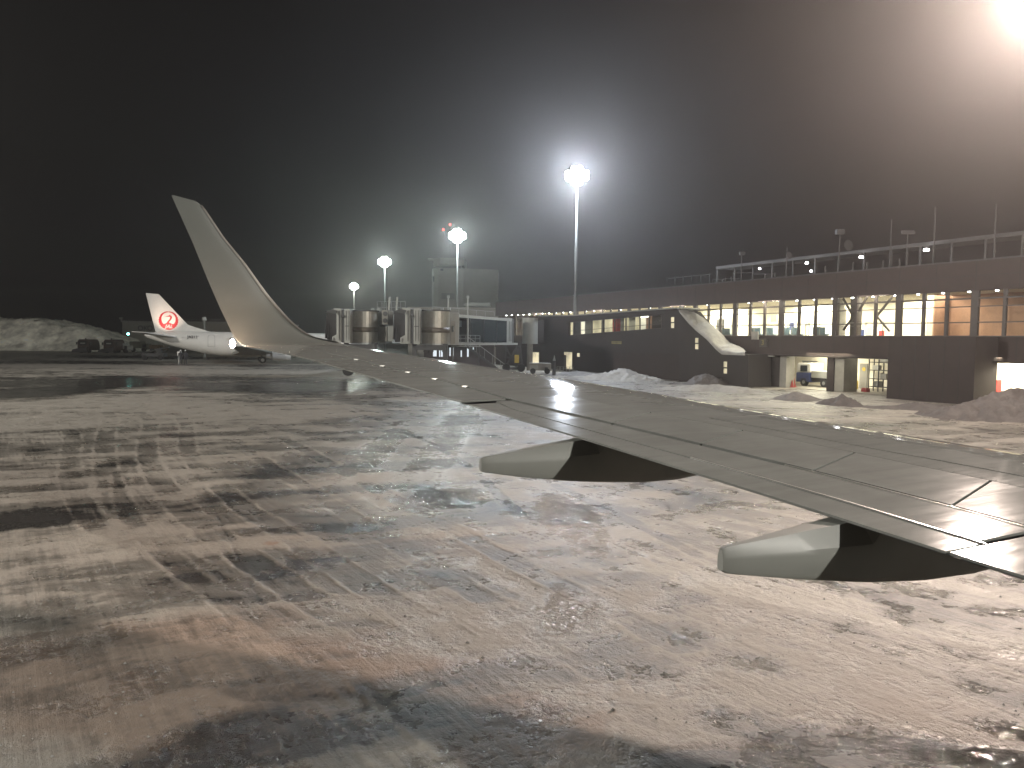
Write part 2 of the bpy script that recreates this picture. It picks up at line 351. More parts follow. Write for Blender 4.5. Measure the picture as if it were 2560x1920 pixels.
def make_ground():
    A0 = radians(40); th = np.concatenate([np.linspace(-A0, A0, 900), np.linspace(A0, 2*pi-A0, 90)[1:-1]])
    r1 = 4.6*1.0036**np.arange(0, 730); r1 = r1[r1 < 60]; r2 = r1[-1]*1.016**np.arange(1, 225); r2 = r2[r2 < 1800]
    rr = np.concatenate([[.3, 1.2, 2.4, 3.6], r1, r2]); nr = len(rr); nt_ = len(th)
    Rg, Tg = np.meshgrid(rr, th, indexing='ij'); X = (Rg*np.sin(Tg)).ravel(); Y = (Rg*np.cos(Tg)).ravel()
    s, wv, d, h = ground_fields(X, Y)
    h = np.where(np.hypot(X, Y) > 150, 0, h)
    co = np.stack([X, Y, h], 1).astype(np.float32)
    i, j = np.meshgrid(np.arange(nr-1), np.arange(nt_), indexing='ij'); i = i.ravel(); j = j.ravel(); j2 = (j+1) % nt_
    q = np.stack([i*nt_+j, i*nt_+j2, (i+1)*nt_+j2, (i+1)*nt_+j], 1)[:, ::-1].astype(np.int32)
    me = bpy.data.meshes.new('apron'); me.vertices.add(len(co)); me.vertices.foreach_set('co', co.ravel())
    me.loops.add(q.size); me.loops.foreach_set('vertex_index', q.ravel())
    me.polygons.add(len(q)); me.polygons.foreach_set('loop_start', np.arange(0, q.size, 4, dtype=np.int32))
    me.polygons.foreach_set('use_smooth', np.ones(len(q), bool)); me.update(calc_edges=True)
    for nm, a in (('snow', s), ('wet', wv), ('veil_tint_and_stains', d)):
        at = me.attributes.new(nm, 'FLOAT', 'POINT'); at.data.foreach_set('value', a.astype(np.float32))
    o = bpy.data.objects.new('apron', me); C.objects.link(o); o['kind'] = 'structure'
    m = bpy.data.materials.new('snowy_apron'); m.use_nodes = True; nt = m.node_tree; b = nt.nodes['Principled BSDF']; L = nt.links
    N = nt.nodes.new
    def attr(n):
        a = N('ShaderNodeAttribute'); a.attribute_name = n; return a.outputs['Fac']
    def math_(op, a, b_=None, c=None):
        x = N('ShaderNodeMath'); x.operation = op
        for k, v in enumerate((a, b_, c)):
            if v is None: continue
            if isinstance(v, (int, float)): x.inputs[k].default_value = v
            else: L.new(v, x.inputs[k])
        return x.outputs[0]
    def noise(sc, det=6, ro=.6):
        n = N('ShaderNodeTexNoise'); n.inputs['Scale'].default_value = sc; n.inputs['Detail'].default_value = det; n.inputs['Roughness'].default_value = ro
        L.new(tc.outputs['Object'], n.inputs['Vector']); return n.outputs['Fac']
    def mr(v, a, b_, c=0., d_=1., sm=True):
        x = N('ShaderNodeMapRange'); x.interpolation_type = 'SMOOTHSTEP' if sm else 'LINEAR'
        L.new(v, x.inputs[0]); x.inputs[1].default_value = a; x.inputs[2].default_value = b_; x.inputs[3].default_value = c; x.inputs[4].default_value = d_; return x.outputs[0]
    def mixc(f, a, b_):
        x = N('ShaderNodeMix'); x.data_type = 'RGBA'
        L.new(f, x.inputs[0])
        for k, v in ((6, a), (7, b_)):
            if isinstance(v, tuple): x.inputs[k].default_value = (*v, 1)
            else: L.new(v, x.inputs[k])
        return x.outputs[2]
    tc = N('ShaderNodeTexCoord')
    sn = attr('snow'); we = attr('wet'); gr = attr('veil_tint_and_stains')
    n1 = noise(7, 8, .7); n2 = noise(45, 5, .65); n3 = noise(1.6, 6, .6)
    s1 = math_('ADD', sn, math_('MULTIPLY', math_('SUBTRACT', n1, .5), .42))
    def streak(rz, sc):
        mp = N('ShaderNodeMapping'); mp.vector_type = 'TEXTURE'; mp.inputs['Rotation'].default_value = (0, 0, rz); mp.inputs['Scale'].default_value = (1/sc, 2.2, 1)
        L.new(tc.outputs['Object'], mp.inputs['Vector']); n = N('ShaderNodeTexNoise'); n.inputs['Scale'].default_value = 1; n.inputs['Detail'].default_value = 5; n.inputs['Roughness'].default_value = .6
        L.new(mp.outputs[0], n.inputs['Vector']); return n.outputs['Fac']
    stA = streak(radians(34), 11); stB = streak(radians(-62), 9)
    s1 = math_('ADD', s1, math_('MULTIPLY', math_('SUBTRACT', stA, .5), .55)); s1 = math_('ADD', s1, math_('MULTIPLY', math_('SUBTRACT', stB, .5), .30))
    s2 = math_('ADD', s1, math_('MULTIPLY', math_('SUBTRACT', n2, .5), .22))
    ice = mr(s2, .20, .40); full = mr(s2, .45, .82)
    asph = mixc(n2, (.018, .018, .019), (.06, .056, .05))
    icec = mixc(n3, (.105, .097, .084), (.20, .185, .158))
    snow = mixc(n1, (.26, .236, .202), (.40, .366, .318))
    c1 = mixc(ice, asph, icec); c2 = mixc(full, c1, snow)
    gm = N('ShaderNodeMix'); gm.data_type = 'RGBA'; gm.blend_type = 'MULTIPLY'; L.new(gr, gm.inputs[0]); L.new(c2, gm.inputs[6]); gm.inputs[7].default_value = (.86, .69, .60, 1)  # painted veil tint and stains multiplied into the snow colour
    L.new(gm.outputs[2], b.inputs['Base Color'])
    ro = mr(s2, .15, .9, .30, .62, False)
    glz = math_('MULTIPLY', mr(noise(1.1, 7, .7), .47, .60), math_('SUBTRACT', 1, math_('MULTIPLY', full, .35)))                 # glazed patches
    glz = math_('MULTIPLY', math_('MAXIMUM', glz, math_('MULTIPLY', we, mr(noise(5, 7, .75), .38, .54))), mr(noise(13, 5, .7), .40, .55, .72, 1.))
    ro2 = math_('ADD', math_('MULTIPLY', ro, math_('SUBTRACT', 1, glz)), math_('MULTIPLY', glz, .13))
    ro3 = math_('MULTIPLY', ro2, math_('SUBTRACT', 1, math_('MULTIPLY', we, .5)))
    L.new(ro3, b.inputs['Roughness']); b.inputs['Specular IOR Level'].default_value = .6
    hsum = math_('ADD', math_('MULTIPLY', n1, .030), math_('MULTIPLY', noise(24, 6, .7), .016))
    hsum = math_('ADD', hsum, math_('MULTIPLY', noise(110, 3, .6), .003)); hsum = math_('ADD', hsum, math_('MULTIPLY', stA, .022)); hsum = math_('ADD', hsum, math_('MULTIPLY', s2, .016))
    bp = N('ShaderNodeBump'); bp.inputs['Strength'].default_value = .75; bp.inputs['Distance'].default_value = 1.0
    hsum = math_('MULTIPLY', hsum, math_('SUBTRACT', 1, math_('MULTIPLY', glz, .84)))
    L.new(hsum, bp.inputs['Height']); L.new(bp.outputs[0], b.inputs['Normal'])
    me.materials.append(m); return o
make_ground()

def snowmat(name, a, b_, bs=.6):
    m = mat(name, a, .75, 0, .2, 1.4, bs, 5, .3); return m
snw = snowmat('ploughed_snow', (.36, .35, .33), None, 1.0)
snwd = snowmat('dirty_ploughed_snow', (.115, .105, .10), None, 1.0)
snwp = snowmat('packed_snow', (.20, .19, .18), None, .8)

# haze: cold mist over the apron
hb = MB().box(-330, 230, -60, 420, -1, 27).build('haze', mat('haze_air', (1, 1, 1)))
hb['kind'] = 'stuff'
hm = hb.data.materials[0]; hm.node_tree.nodes.clear()
v = hm.node_tree.nodes.new('ShaderNodeVolumePrincipled'); oo = hm.node_tree.nodes.new('ShaderNodeOutputMaterial')
v.inputs['Color'].default_value = (.97, .94, .93, 1); v.inputs['Density'].default_value = HAZE; v.inputs['Anisotropy'].default_value = .80
hm.node_tree.links.new(v.outputs[0], oo.inputs['Volume'])

# ------------------------------------------------------------ heightfield heaps of snow
def mound(name, cx, cyy, rx, ry, h, rot, seed, m, label, cat='snow pile', group=None, rough=.55, peak=1.3, n=70, chunks=0):
    o = base(name, (cx, cyy, 0)); P = []
    for i in range(n+1):
        row = []
        for j in range(n+1):
            a = -1.25+2.5*i/n; b = -1.25+2.5*j/n; row.append((a, b))
        P.append(row)
    A = np.array(P); a = A[..., 0]; b = A[..., 1]; c, d = cos(rot), sin(rot)
    x = cx+a*rx*c-b*ry*d; y = cyy+a*rx*d+b*ry*c
    nn = fbm(x/1.5, y/1.5, 5, seed, .62); n2 = 1-2*np.abs(fbm(x*1.3, y*1.3, 5, seed+5, .65)-.5)*2; n2 = n2*.45+.2
    r = np.sqrt(a*a*(1+.35*np.sin(seed+2*b))+b*b)+(nn-.5)*1.15
    z = h*1.05*(sst(0, 1, 1-r)*.6+.4*np.clip(1-r, 0, 1)**(1/peak))*(1+(nn-.5)*.8)+(n2-.5)*rough*np.clip(1.15-r, 0, 1)*h*1.2-.04
    z[(np.sqrt(a*a+b*b) > 1.2)] = -.1
    mb = MB(); mb.grid([[(x[i, j], y[i, j], z[i, j]) for j in range(n+1)] for i in range(n+1)])
    bpy.data.objects.remove(o)
    ob = mb.build(name, m, None, True); hull_fix(ob)
    me = ob.data
    off = Vector((cx, cyy, 0))
    me.transform(Matrix.Translation(-off)); ob.location = off
    tag(ob, label, cat, group)
    if len([1 for p in me.polygons if p.normal.z < 0]) > len(me.polygons)/2: me.flip_normals()
    return ob
def mpx(name, x, y, wpx, dep, hpx, *a, **k):
    cx, cyy = gpt(x, y); return mound(name, cx, cyy, wpx*cyy/FPX, dep, hpx*cyy/FPX, *a, **k)
G = 'heaps of ploughed snow on the apron'
mpx('snow_pile', 2540, 1045, 230, 2.6, 70, .0, 1, snwd, 'large grey rounded snow pile in front of the brightest garage at the right edge', group=G, peak=1.6)
mpx('snow_pile', 2105, 1012, 62, 1.5, 30, .2, 2, snwd, 'small pointed grey snow heap in front of the open doorway with shelves', group=G, peak=.9)
mpx('snow_pile', 1985, 1000, 66, 1.3, 21, .0, 3, snwp, 'low lumpy snow heap in front of the garage with the parked truck', group=G)
mpx('snow_pile', 1790, 978, 150, 1.9, 17, -.6, 4, snw, 'long low white snow ridge running past the glass doorway', group=G)
mpx('snow_pile', 1770, 962, 62, 1.7, 27, -.3, 5, snwd, 'dark brown dirty snow mound left of the glass doorway', group=G)
mpx('snow_pile', 1555, 948, 88, 4.0, 26, -.4, 6, snw, 'bright white snow pile beside the red cabinet', group=G)
mpx('snow_pile', 1440, 937, 80, 3.0, 10, -.3, 7, snwp, 'thin spread of snow round the grey ground cart', group=G)
mpx('snow_pile', 2300, 1022, 150, 1.4, 16, -.3, 8, snwd, 'flat grey snow ridge at the foot of the dark wall', group=G)
mpx('snow_pile', 1100, 912, 110, 3.0, 20, 0, 9, snw, 'snow pile beneath the nearer jet bridge', group=G)
mpx('snow_pile', 935, 884, 75, 4.0, 16, 0, 10, snw, 'snow pile beneath the farther jet bridge', group=G)
# the long bank at the far left
def far_bank():
    Y0 = 165; n = 220; k = 40; P = []
    x = np.linspace(px(-330, Y0), px(318, Y0), n); t = (x-x[0])/(x[-1]-x[0])
    prof = np.interp((x-px(0, Y0))/(px(318, Y0)-px(0, Y0)), [-1.1, -.5, 0, .1, .3, .5, .62, .8, .93, 1], [5.8, 6.6, 6.7, 6.8, 6.2, 5.4, 4.7, 3.0, 1.5, 0])
    V = []
    for j in range(k+1):
        q = j/k; prof2 = sst(0, .45, np.array(q))*(1-sst(.75, 1, np.array(q)))
        yy = Y0-4+q*22+(x*0); nn = fbm(x/4, yy/3+q*3, 5, 70, .6); n2 = fbm(x/1.1, yy/.8, 4, 74, .6)
        z = prof*float(prof2)*(.82+.36*nn)+(n2-.5)*.9*float(prof2)*np.clip(prof/3, 0, 1)-.05
        V.append([(x[i], yy[i]+(nn[i]-.5)*3, z[i]) for i in range(n)])
    mb = MB(); mb.grid(V); o = mb.build('snow_bank', mat('old_snow', (.78, .76, .66), .8, 0, .6, .35, 1.0, 1.6), None, True)
    if sum(p.normal.z for p in o.data.polygons) < 0: o.data.flip_normals()
    tag(o, 'huge long bank of dumped snow rising at the far left of the apron', 'snow bank')
far_bank()

# ------------------------------------------------------------ floodlight masts
polem = mat('weathered_pole', (.13, .13, .125), .6, .2)
def mast(X, Y, H, power, col, lens, label, aim=None, rad=.42):
    o = base('floodlight_mast', (X, Y, 0), label, 'floodlight mast', 'apron floodlight masts in a row along the terminal')
    MB().tube((X, Y, 0), (X, Y, H-.2), .22, .11, 12).build('pole', polem, o, True)
    MB().tube((X, Y, -.05), (X, Y, .25), .42, .42, 12).build('base_plate', steel, o)
    h = MB(); d = np.array([-X*.35-8, -Y*.6-6, 0.]); d /= np.linalg.norm(d); s = np.array([-d[1], d[0], 0])
    c0 = np.array([X, Y, H])
    for z in (-.5, 0, .5): h.bar(c0-s*1.35+[0, 0, z], c0+s*1.35+[0, 0, z], .08, .08)
    for q in (-1.35, 0, 1.35): h.bar(c0+s*q+[0, 0, -.6], c0+s*q+[0, 0, .3], .08, .08)
    h.build('head_frame', dsteel, o)
    for z, row in ((.78, (-.36, .36)), (.26, (-1.05, -.35, .35, 1.05)), (-.26, (-1.05, -.35, .35, 1.05)), (-.78, (-.36, .36))):
        for q in row:
            c = c0+s*q+[0, 0, z]+d*.28; dd = d*.9+np.array([0, 0, -.34]); dd /= np.linalg.norm(dd)
            l = MB(); l.tube(c-dd*.22, c+dd*.02, .12, .33, 12); L_ = l.build('floodlight', dsteel, o)
            MB().tube(c+dd*.025, c+dd*.06, .32, .32, 12).build('lens', lens, L_)
    light('mast_light', tuple(c0+d*.8), power, col, rad, o)
    if aim:
        sp = light('stand_flood', tuple(c0+d*.8+np.array([0, 0, .2])), aim[0], col, rad, o, 'SPOT', spot_size=radians(aim[1]), spot_blend=1)
        sp.rotation_euler = (Vector(aim[2])-Vector(c0)).to_track_quat('-Z', 'Y').to_euler()
    return o
ZH = 20
mast(25.35, 37.0, ZH-.2, MAST_POWER['near'], (1, .81, .70), halo_n, 'nearest floodlight mast, glaring warm white at the upper right corner of the view', aim=(74000, 95, (-20, -27, 9)))
def mastpx(x, y, H, power, col, lens, label):
    r = ray(x, y); t = (H-EYE)/r[2]; return mast(r[0]*t, r[1]*t, H, power, col, lens, label)
m1 = mastpx(1443, 440, 22.6, MAST_POWER['m1'], (.80, .88, 1), halo_w, 'tall floodlight mast with the blue-white glare, behind the ramped corridor')
mastpx(1144, 590, ZH, MAST_POWER['m2'], (.84, .98, .98), halo_g, 'floodlight mast rising behind the nearer jet bridge in front of the square tower')
mastpx(962, 655, ZH, MAST_POWER['m3'], (.84, 1, .94), halo_g, 'floodlight mast standing behind the farther jet bridge')
mastpx(885, 716, ZH, MAST_POWER['m4'], (.95, 1, .86), halo_g, 'most distant and lowest looking floodlight mast, left of the others')
mast(40, -13, ZH, MAST_POWER['side'], (1, .955, .87), halo_n, 'floodlight mast out of sight to the right behind the wing')

mast(-80, 24, 22, MAST_POWER['left'], (1, .96, .88), halo_n, 'added floodlight mast out of sight to the left, there to brighten the snow bank', aim=(700000, 42, (-88, 160, 2)))  # unseen mast, put in to brighten the snow bank, jet and left apron

# ------------------------------------------------------------ our own wing
AZ = radians(26); LV = np.array([-sin(AZ), cos(AZ), 0]); FV = np.array([cos(AZ), sin(AZ), 0]); WB = .11; WA = -.1-WB*15.2
def WP(yl, s, dz): return tuple(LV*yl+FV*s+np.array([0, 0, EYE+dz]))
_te = [(-1.5, 5.9), (1.5, 5.35), (2.9, 5.07), (4.4, 4.78), (5.4, 4.56), (7.24, 4.14), (8.62, 3.78), (12.36, 2.70), (13.26, 2.42), (14.2, 2.02), (14.68, 1.74)]
_le = [(-1.5, 12.9), (1.5, 11.3), (3.2, 10.4), (5.35, 9.21), (6.39, 8.58), (7.48, 8.0), (8.21, 7.62), (8.83, 7.3), (9.72, 6.84), (10.47, 6.43), (12.77, 5.02), (14.13, 4.16), (14.68, 3.82)]
def wl(tab, yl): return float(np.interp(yl, [q[0] for q in tab], [q[1] for q in tab]))
TE = lambda yl: wl(_te, yl)
LE = lambda yl: wl(_le, yl)+.06
SH = lambda yl: wl([(-1.5, 6.85), (3.47, 6.03), (4.01, 5.92), (5.18, 5.60), (6.29, 5.24), (8.85, 4.35), (9.9, 4.12), (11.27, 3.71), (12.8, 3.24), (14.68, 2.5)], yl)      # rear gap: spoiler trailing edge / aileron hinge
SF = lambda yl: wl([(-1.5, 8.9), (4.41, 7.0), (5.58, 6.58), (6.76, 6.13), (7.85, 5.66), (9.1, 5.15)], yl)   # spoiler hinge line
SB = lambda yl: wl([(-1.5, 6.1), (3.44, 5.37), (4.39, 5.2), (5.89, 4.83), (6.71, 4.60), (8.42, 4.13)], yl)   # aft flap line
SLT = lambda yl: wl([(-1.5, 9.45), (4.51, 7.42), (5.2, 7.12), (5.34, 7.03), (6.37, 6.62), (7.44, 6.14)], yl)
PZ = lambda yl: WA+WB*yl
def top(yl, s):       # upper skin height
    te, le = TE(yl), LE(yl); c = le-te; xi = (le-s)/c
    xs = [0, .006, .02, .05, .10, .18, .3, .5, .7, 1.0]; zs = [-.050, -.034, -.022, -.010, -.001, .008, .014, .013, .008, 0]
    return PZ(yl)+c*float(np.interp(xi, xs, zs))
def bot(yl, s):
    te, le = TE(yl), LE(yl); c = le-te; xi = (le-s)/c
    xs = [0, .006, .02, .05, .15, .35, .6, .8, 1.0]; zs = [-.050, -.064, -.074, -.086, -.102, -.105, -.075, -.04, -.008]
    return PZ(yl)+c*float(np.interp(xi, xs, zs))
wing = base('airliner_wing', WP(0, 7, WA-1.0), 'grey airliner wing with tall upswept winglet reaching across the snowy apron', 'airliner wing')
def skin_piece(name, y0, y1, f0, f1, m, ns=24, nc=10, thick=.03, drop=0., parent=wing, cosine=False, gap=.012, bev=.006):
    # thin shell following the upper skin between two chordwise limits; f0 aft limit, f1 forward limit
    P = []; Q = []
    for i in range(ns+1):
        yl = y0+gap+(y1-y0-2*gap)*i/ns; a = f0(yl); b = f1(yl); r = []; q = []
        for j in range(nc+1):
            u = j/nc
            if cosine: u = 1-(1-u)**2.2
            s = a+(b-a)*u; r.append(WP(yl, s, top(yl, s)-drop)); q.append(WP(yl, s, top(yl, s)-drop-thick))
        P.append(r); Q.append(q)
    mb = MB(); a = len(P); b = len(P[0]); mb.grid(P); n0 = len(mb.v); mb.grid(Q)
    mb.f = [f for f in mb.f[:(a-1)*(b-1)]]+[f[::-1] for f in mb.f[(a-1)*(b-1):]]
    idx = lambda i, j: i*b+j
    for i in range(a-1):
        for j in (0, b-1): mb.f.append((idx(i, j), idx(i+1, j), n0+idx(i+1, j), n0+idx(i, j)))
    for j in range(b-1):
        for i in (0, a-1): mb.f.append((idx(i, j), idx(i, j+1), n0+idx(i, j+1), n0+idx(i, j)))
    o = mb.build(name, m, parent); hull_fix(o); smooth_by_angle(o, 35); return o
def off(f, d): return lambda yl: f(yl)+d
# main skin: from the leading edge back to the spoiler / aileron line
G1 = .028
skin_piece('upper_skin', 9.0, 14.6, off(SH, G1), lambda y: LE(y)-.0001, wingp, 30, 26, .03, cosine=True, gap=0)
skin_piece('leading_edge_slat', 7.30, 9.0-.0, lambda y: SF(min(y, 9.1)) if y > 7.44 else SF(y)+.02, lambda y: LE(y)-.0001, wingp, 12, 26, .03, cosine=True, gap=0)
def curvef(yl):   # curved outboard end of the inboard slat panel
    return wl([(-1.5, 99), (4, 99), (7.2, 8.6), (7.33, 8.15), (7.44, 7.5), (7.47, 6.2)], yl)
skin_piece('inboard_skin', -1.5, 7.30, off(SLT, .035), lambda y: LE(y)-.0001, wingp, 40, 26, .03, cosine=True, gap=.012)
skin_piece('spar_panel', -1.5, 7.30, off(SF, .006), off(SLT, -.005), wingp, 40, 4, .03, gap=.0)
skin_piece('slat_joint', 7.30, 7.318, lambda y: SLT(y)+.03, lambda y: LE(y)-.6, seal, 2, 10, .012, -.001, gap=.002)
# spoilers
sb = [-1.5, .9, 3.35, 4.35, 5.5, 6.65, 7.75, 9.0]
def spoiler(y0, y1, flat=False):
    # boundaries run at a slant, square to the hinge line
    def sk(yl, u): return yl
    P = []
    ns, nc = 12, 8; sl = .36
    mb = MB(); R = []; Q = []
    for i in range(ns+1):
        r = []; q = []
        for j in range(nc+1):
            u = j/nc; yb = y0+.012+(y1-y0-.024)*i/ns; yl = yb+(u)*sl*(1 if y1 < 8.9 or i < ns else .6)
            yl = min(yl, 9.0) if y1 > 8.9 else yl
            a = SH(yl)+G1; b = SF(yl)-.008; s = a+(b-a)*u
            r.append(WP(yl, s, top(yl, s)+.004*(1-u))); q.append(WP(yl, s, top(yl, s)-.03))
        R.append(r); Q.append(q)
    a = ns+1; b = nc+1; mb.grid(R); n0 = len(mb.v); mb.grid(Q); idx = lambda i, j: i*b+j
    for i in range(a-1):
        for j in (0, b-1): mb.f.append((idx(i, j), idx(i+1, j), n0+idx(i+1, j), n0+idx(i, j)))
    for j in range(b-1):
        for i in (0, a-1): mb.f.append((idx(i, j), idx(i, j+1), n0+idx(i, j+1), n0+idx(i, j)))
    o = mb.build('spoiler', wing2, wing); hull_fix(o); smooth_by_angle(o, 35); return o
for a, b in zip(sb[:-1], sb[1:]): spoiler(a-.36 if a > -1 else a-.4, b-.36 if b < 8.9 else b-.02)
# trailing edge surfaces
skin_piece('aileron', 8.98, 12.75, TE, off(SH, -.02), wing2, 24, 8, .02, .003, gap=.016)
skin_piece('wing_tip_panel', 12.78, 14.6, TE, off(SH, .0), wingp, 12, 8, .02, 0., gap=0)
skin_piece('flap', 3.40, 8.93, SB, off(SH, -.018), wing2, 36, 6, .02, .010, gap=.012)
skin_piece('aft_flap', 3.36, 8.86, TE, off(SB, -.016), wing2, 36, 5, .02, .014, gap=.014)
skin_piece('inboard_flap', -1.5, 3.36, TE, off(SH, -.018), wing2, 20, 8, .02, .012, gap=.012)
for a, b in ((3.45, 4.45),): skin_piece('bright_flap_edge', a-.1, 5.9, off(SB, -.018), off(SB, -.0025), bare, 16, 1, .012, .002, gap=.0)
skin_piece('bright_spoiler_edge', 3.45, 5.4, off(SH, .006), off(SH, .024), bare, 16, 1, .012, .004, gap=0)
# dark line at each gap (rubber seals lying below the skin)
skin_piece('gap_seal', -1.5, 14.3, off(SH, -.05), off(SH, .06), seal, 60, 1, .01, .036, gap=0)
skin_piece('gap_seal', 3.3, 8.9, off(SB, -.03), off(SB, .02), seal, 40, 1, .01, .038, gap=0)
skin_piece('gap_seal', -1.5, 7.3, off(SLT, -.02), off(SLT, .06), seal, 40, 1, .01, .036, gap=0)
skin_piece('gap_seal', -1.5, 9.0, off(SF, -.03), off(SF, .03), seal, 40, 1, .01, .036, gap=0)
# hinge fittings along the aileron
for q in (12.68, 11.94, 11.27, 10.62, 9.95):
    s = SH(q); z = top(q, s); MB().hexa([WP(q-.016, s-.035, z-.02), WP(q+.016, s-.035, z-.02), WP(q+.016, s+.055, z-.02), WP(q-.016, s+.055, z-.02)],
        [WP(q-.012, s-.03, z+.008), WP(q+.012, s-.03, z+.008), WP(q+.012, s+.05, z+.004), WP(q-.012, s+.05, z+.004)]).build('hinge_fitting', bare, wing)
# under skin
R = []
for i in range(41):
    yl = -1.5+(14.6+1.5)*i/40; r = []
    for j in range(21):
        u = j/20; u = 1-(1-u)**2; s = TE(yl)+.02+(LE(yl)-.0005-TE(yl)-.02)*u; r.append(WP(yl, s, bot(yl, s)))
    R.append(r)
o = MB().grid(R).build('lower_skin', lowsk, wing, True)
# slat segments seen as a bright nose strip, with joints
for a, b in ((-1.4, 1.9), (1.93, 4.7), (4.73, 7.5), (7.53, 10.1), (10.13, 12.9)):
    R = []
    for i in range(17):
        yl = a+(b-a)*i/16; r = []
        for k, (dx, dz) in enumerate([(.11, .004), (.07, .003), (.035, .002), (.012, .001), (.002, -.004), (.0, -.012)]):
            s = LE(yl)-dx*1.0+.004; z = top(yl, min(s, LE(yl)-.0005))+dz*.9+.002
            r.append(WP(yl, s, z))
        R.append(r)
    o = MB().grid(R).build('slat_nose_strip', bare, wing, True)
    sol = o.modifiers.new('thick', 'SOLIDIFY'); sol.thickness = .006
random.seed(4)
for yl in (8.35, 7.6, 6.9, 6.1, 5.75, 5.2, 4.6, 4.1, 3.4):
    s = LE(yl)-.10; z = top(yl, s); MB().hexa([WP(yl-.02, s-.02, z), WP(yl+.02, s-.02, z), WP(yl+.02, s+.05, z-.004), WP(yl-.02, s+.05, z-.004)],
        [WP(yl-.015, s-.01, z+.022), WP(yl+.015, s-.01, z+.022), WP(yl+.015, s+.04, z+.014), WP(yl-.015, s+.04, z+.014)]).build('slat_bracket', bare, wing)
# rivet heads in rows near the glare
mb = MB()
for k in range(90):
    yl = -.5+k*.11; s = SF(yl)+.05
    if yl < 9: q = WP(yl, s, top(yl, s)); mb.tube(q, (q[0], q[1], q[2]+.0025), .007, .005, 6)
for k in range(60):
    yl = 7.6+k*.11; s = LE(yl)-.8; q = WP(yl, s, top(yl, s)); mb.tube(q, (q[0], q[1], q[2]+.002), .006, .004, 6)
r_ = mb.build('rivet_rows', wing2, wing); r_['kind'] = 'stuff'
# winglet: sections along the blended curve
Rb = 1.1; y00 = 14.6; th0 = atan(WB); CA = radians(80); cx_ = y00-Rb*sin(th0); cz_ = WA+WB*y00+Rb*cos(th0)
sec = []
for i in range(19):
    th = th0+(CA-th0)*i/18; sec.append((cx_+Rb*sin(th), cz_-Rb*cos(th), th))
yE, zE, _ = sec[-1]
for i in range(1, 27):
    l = (2.62-zE)/sin(CA)*i/26; sec.append((yE+l*cos(CA), zE+l*sin(CA), CA))
zt = [-.17, -.15, -.02, .07, .21, .4, .53, .86, 1.05, 1.42, 1.77, 1.89, 2.51, 2.62]
_tz = [(-.17, 1.78), (-.15, 1.72), (-.01, 1.62), (.25, 1.53), (.53, 1.42), (1.05, 1.22), (1.77, .96), (2.59, .63), (2.7, .6)]
_lz = [(-.17, 3.86), (-.12, 3.62), (-.02, 3.17), (.07, 2.99), (.21, 2.82), (.40, 2.64), (.86, 2.27), (1.42, 1.89), (1.89, 1.52), (2.45, 1.17), (2.52, 1.10), (2.585, .95), (2.62, .68)]
rings = []
for (yl, z, th) in sec:
    te = wl(_tz, z); le = max(wl(_lz, z), te+.03); c = le-te; tk = .075 if th < CA-.01 else .065; ring = []
    nx, nz = -sin(th), cos(th)          # towards the inner / upper face
    f = min(1, (th-th0)/(CA-th0))
    up_ = [(1, 0), (.75, .010), (.5, .024), (.3, .030), (.15, .024), (.05, .008), (.015, -.008), (0, -.022)]
    lw = [(.015, -.034), (.05, -.044), (.15, -.056), (.3, -.060), (.5, -.052), (.75, -.030), (1, -.006)]
    if f < 1:
        for lst, kk in ((up_, 1-.55*(1-f)), (lw, 1+.7*(1-f))):
            for k, (a, b) in enumerate(lst): lst[k] = (a, b*kk)
    for a, b in up_+lw:
        ring.append(WP(yl+nx*b*c, le-a*c, z+nz*b*c))
    rings.append(ring)
o = MB().loft(rings).build('winglet', wglet, wing); hull_fix(o); smooth_by_angle(o, 50)
mb = MB()          # pale worn leading edge of the winglet
R = []
for (yl, z, th) in sec[3:-2]:
    te = wl(_tz, z); le = wl(_lz, z); c = le-te; nx, nz = -sin(th), cos(th)
    R.append([WP(yl+nx*b*c, le-a*c+e, z+nz*b*c) for a, b, e in ((.075, .0195, .0), (.04, .010, .002), (.012, -.006, .004), (0, -.022, .006), (.012, -.034, .004))])
o = MB().grid(R).build('winglet_edge_strip', bare, wing, True); sol = o.modifiers.new('t', 'SOLIDIFY'); sol.thickness = .004
# static wicks
for q in (9.6, 10.7, 11.7, 12.6, 13.5):
    a = WP(q, TE(q)+.01, PZ(q)-.004); b = WP(q, TE(q)-.16, PZ(q)-.02); MB().tube(a, b, .004, .002, 5).build('static_wick', seal, wing)
# wing tip lamp
tl = np.array(WP(14.72, 1.60, -.135)); o = MB().loft([[tuple(tl-FV*.05+LV*(.05*cos(p)*cos(2*pi*i/12))+FV*(.05*cos(p)*sin(2*pi*i/12))+np.array([0, 0, .085*sin(p)])) for i in range(12)] for p in np.linspace(-1.5, 1.5, 7)]).build('tip_lamp', emat('tip_lamp_lens', (1, .80, .62), 90), wing, True)
light('tip_lamp_light', tuple(tl+FV*(-.16)+np.array([0, 0, .03])), 40, (1, .62, .40), .05, wing)
light('tip_lamp_upper', WP(14.55, 1.95, .10), 2.5, (1, .62, .40), .04, wing)
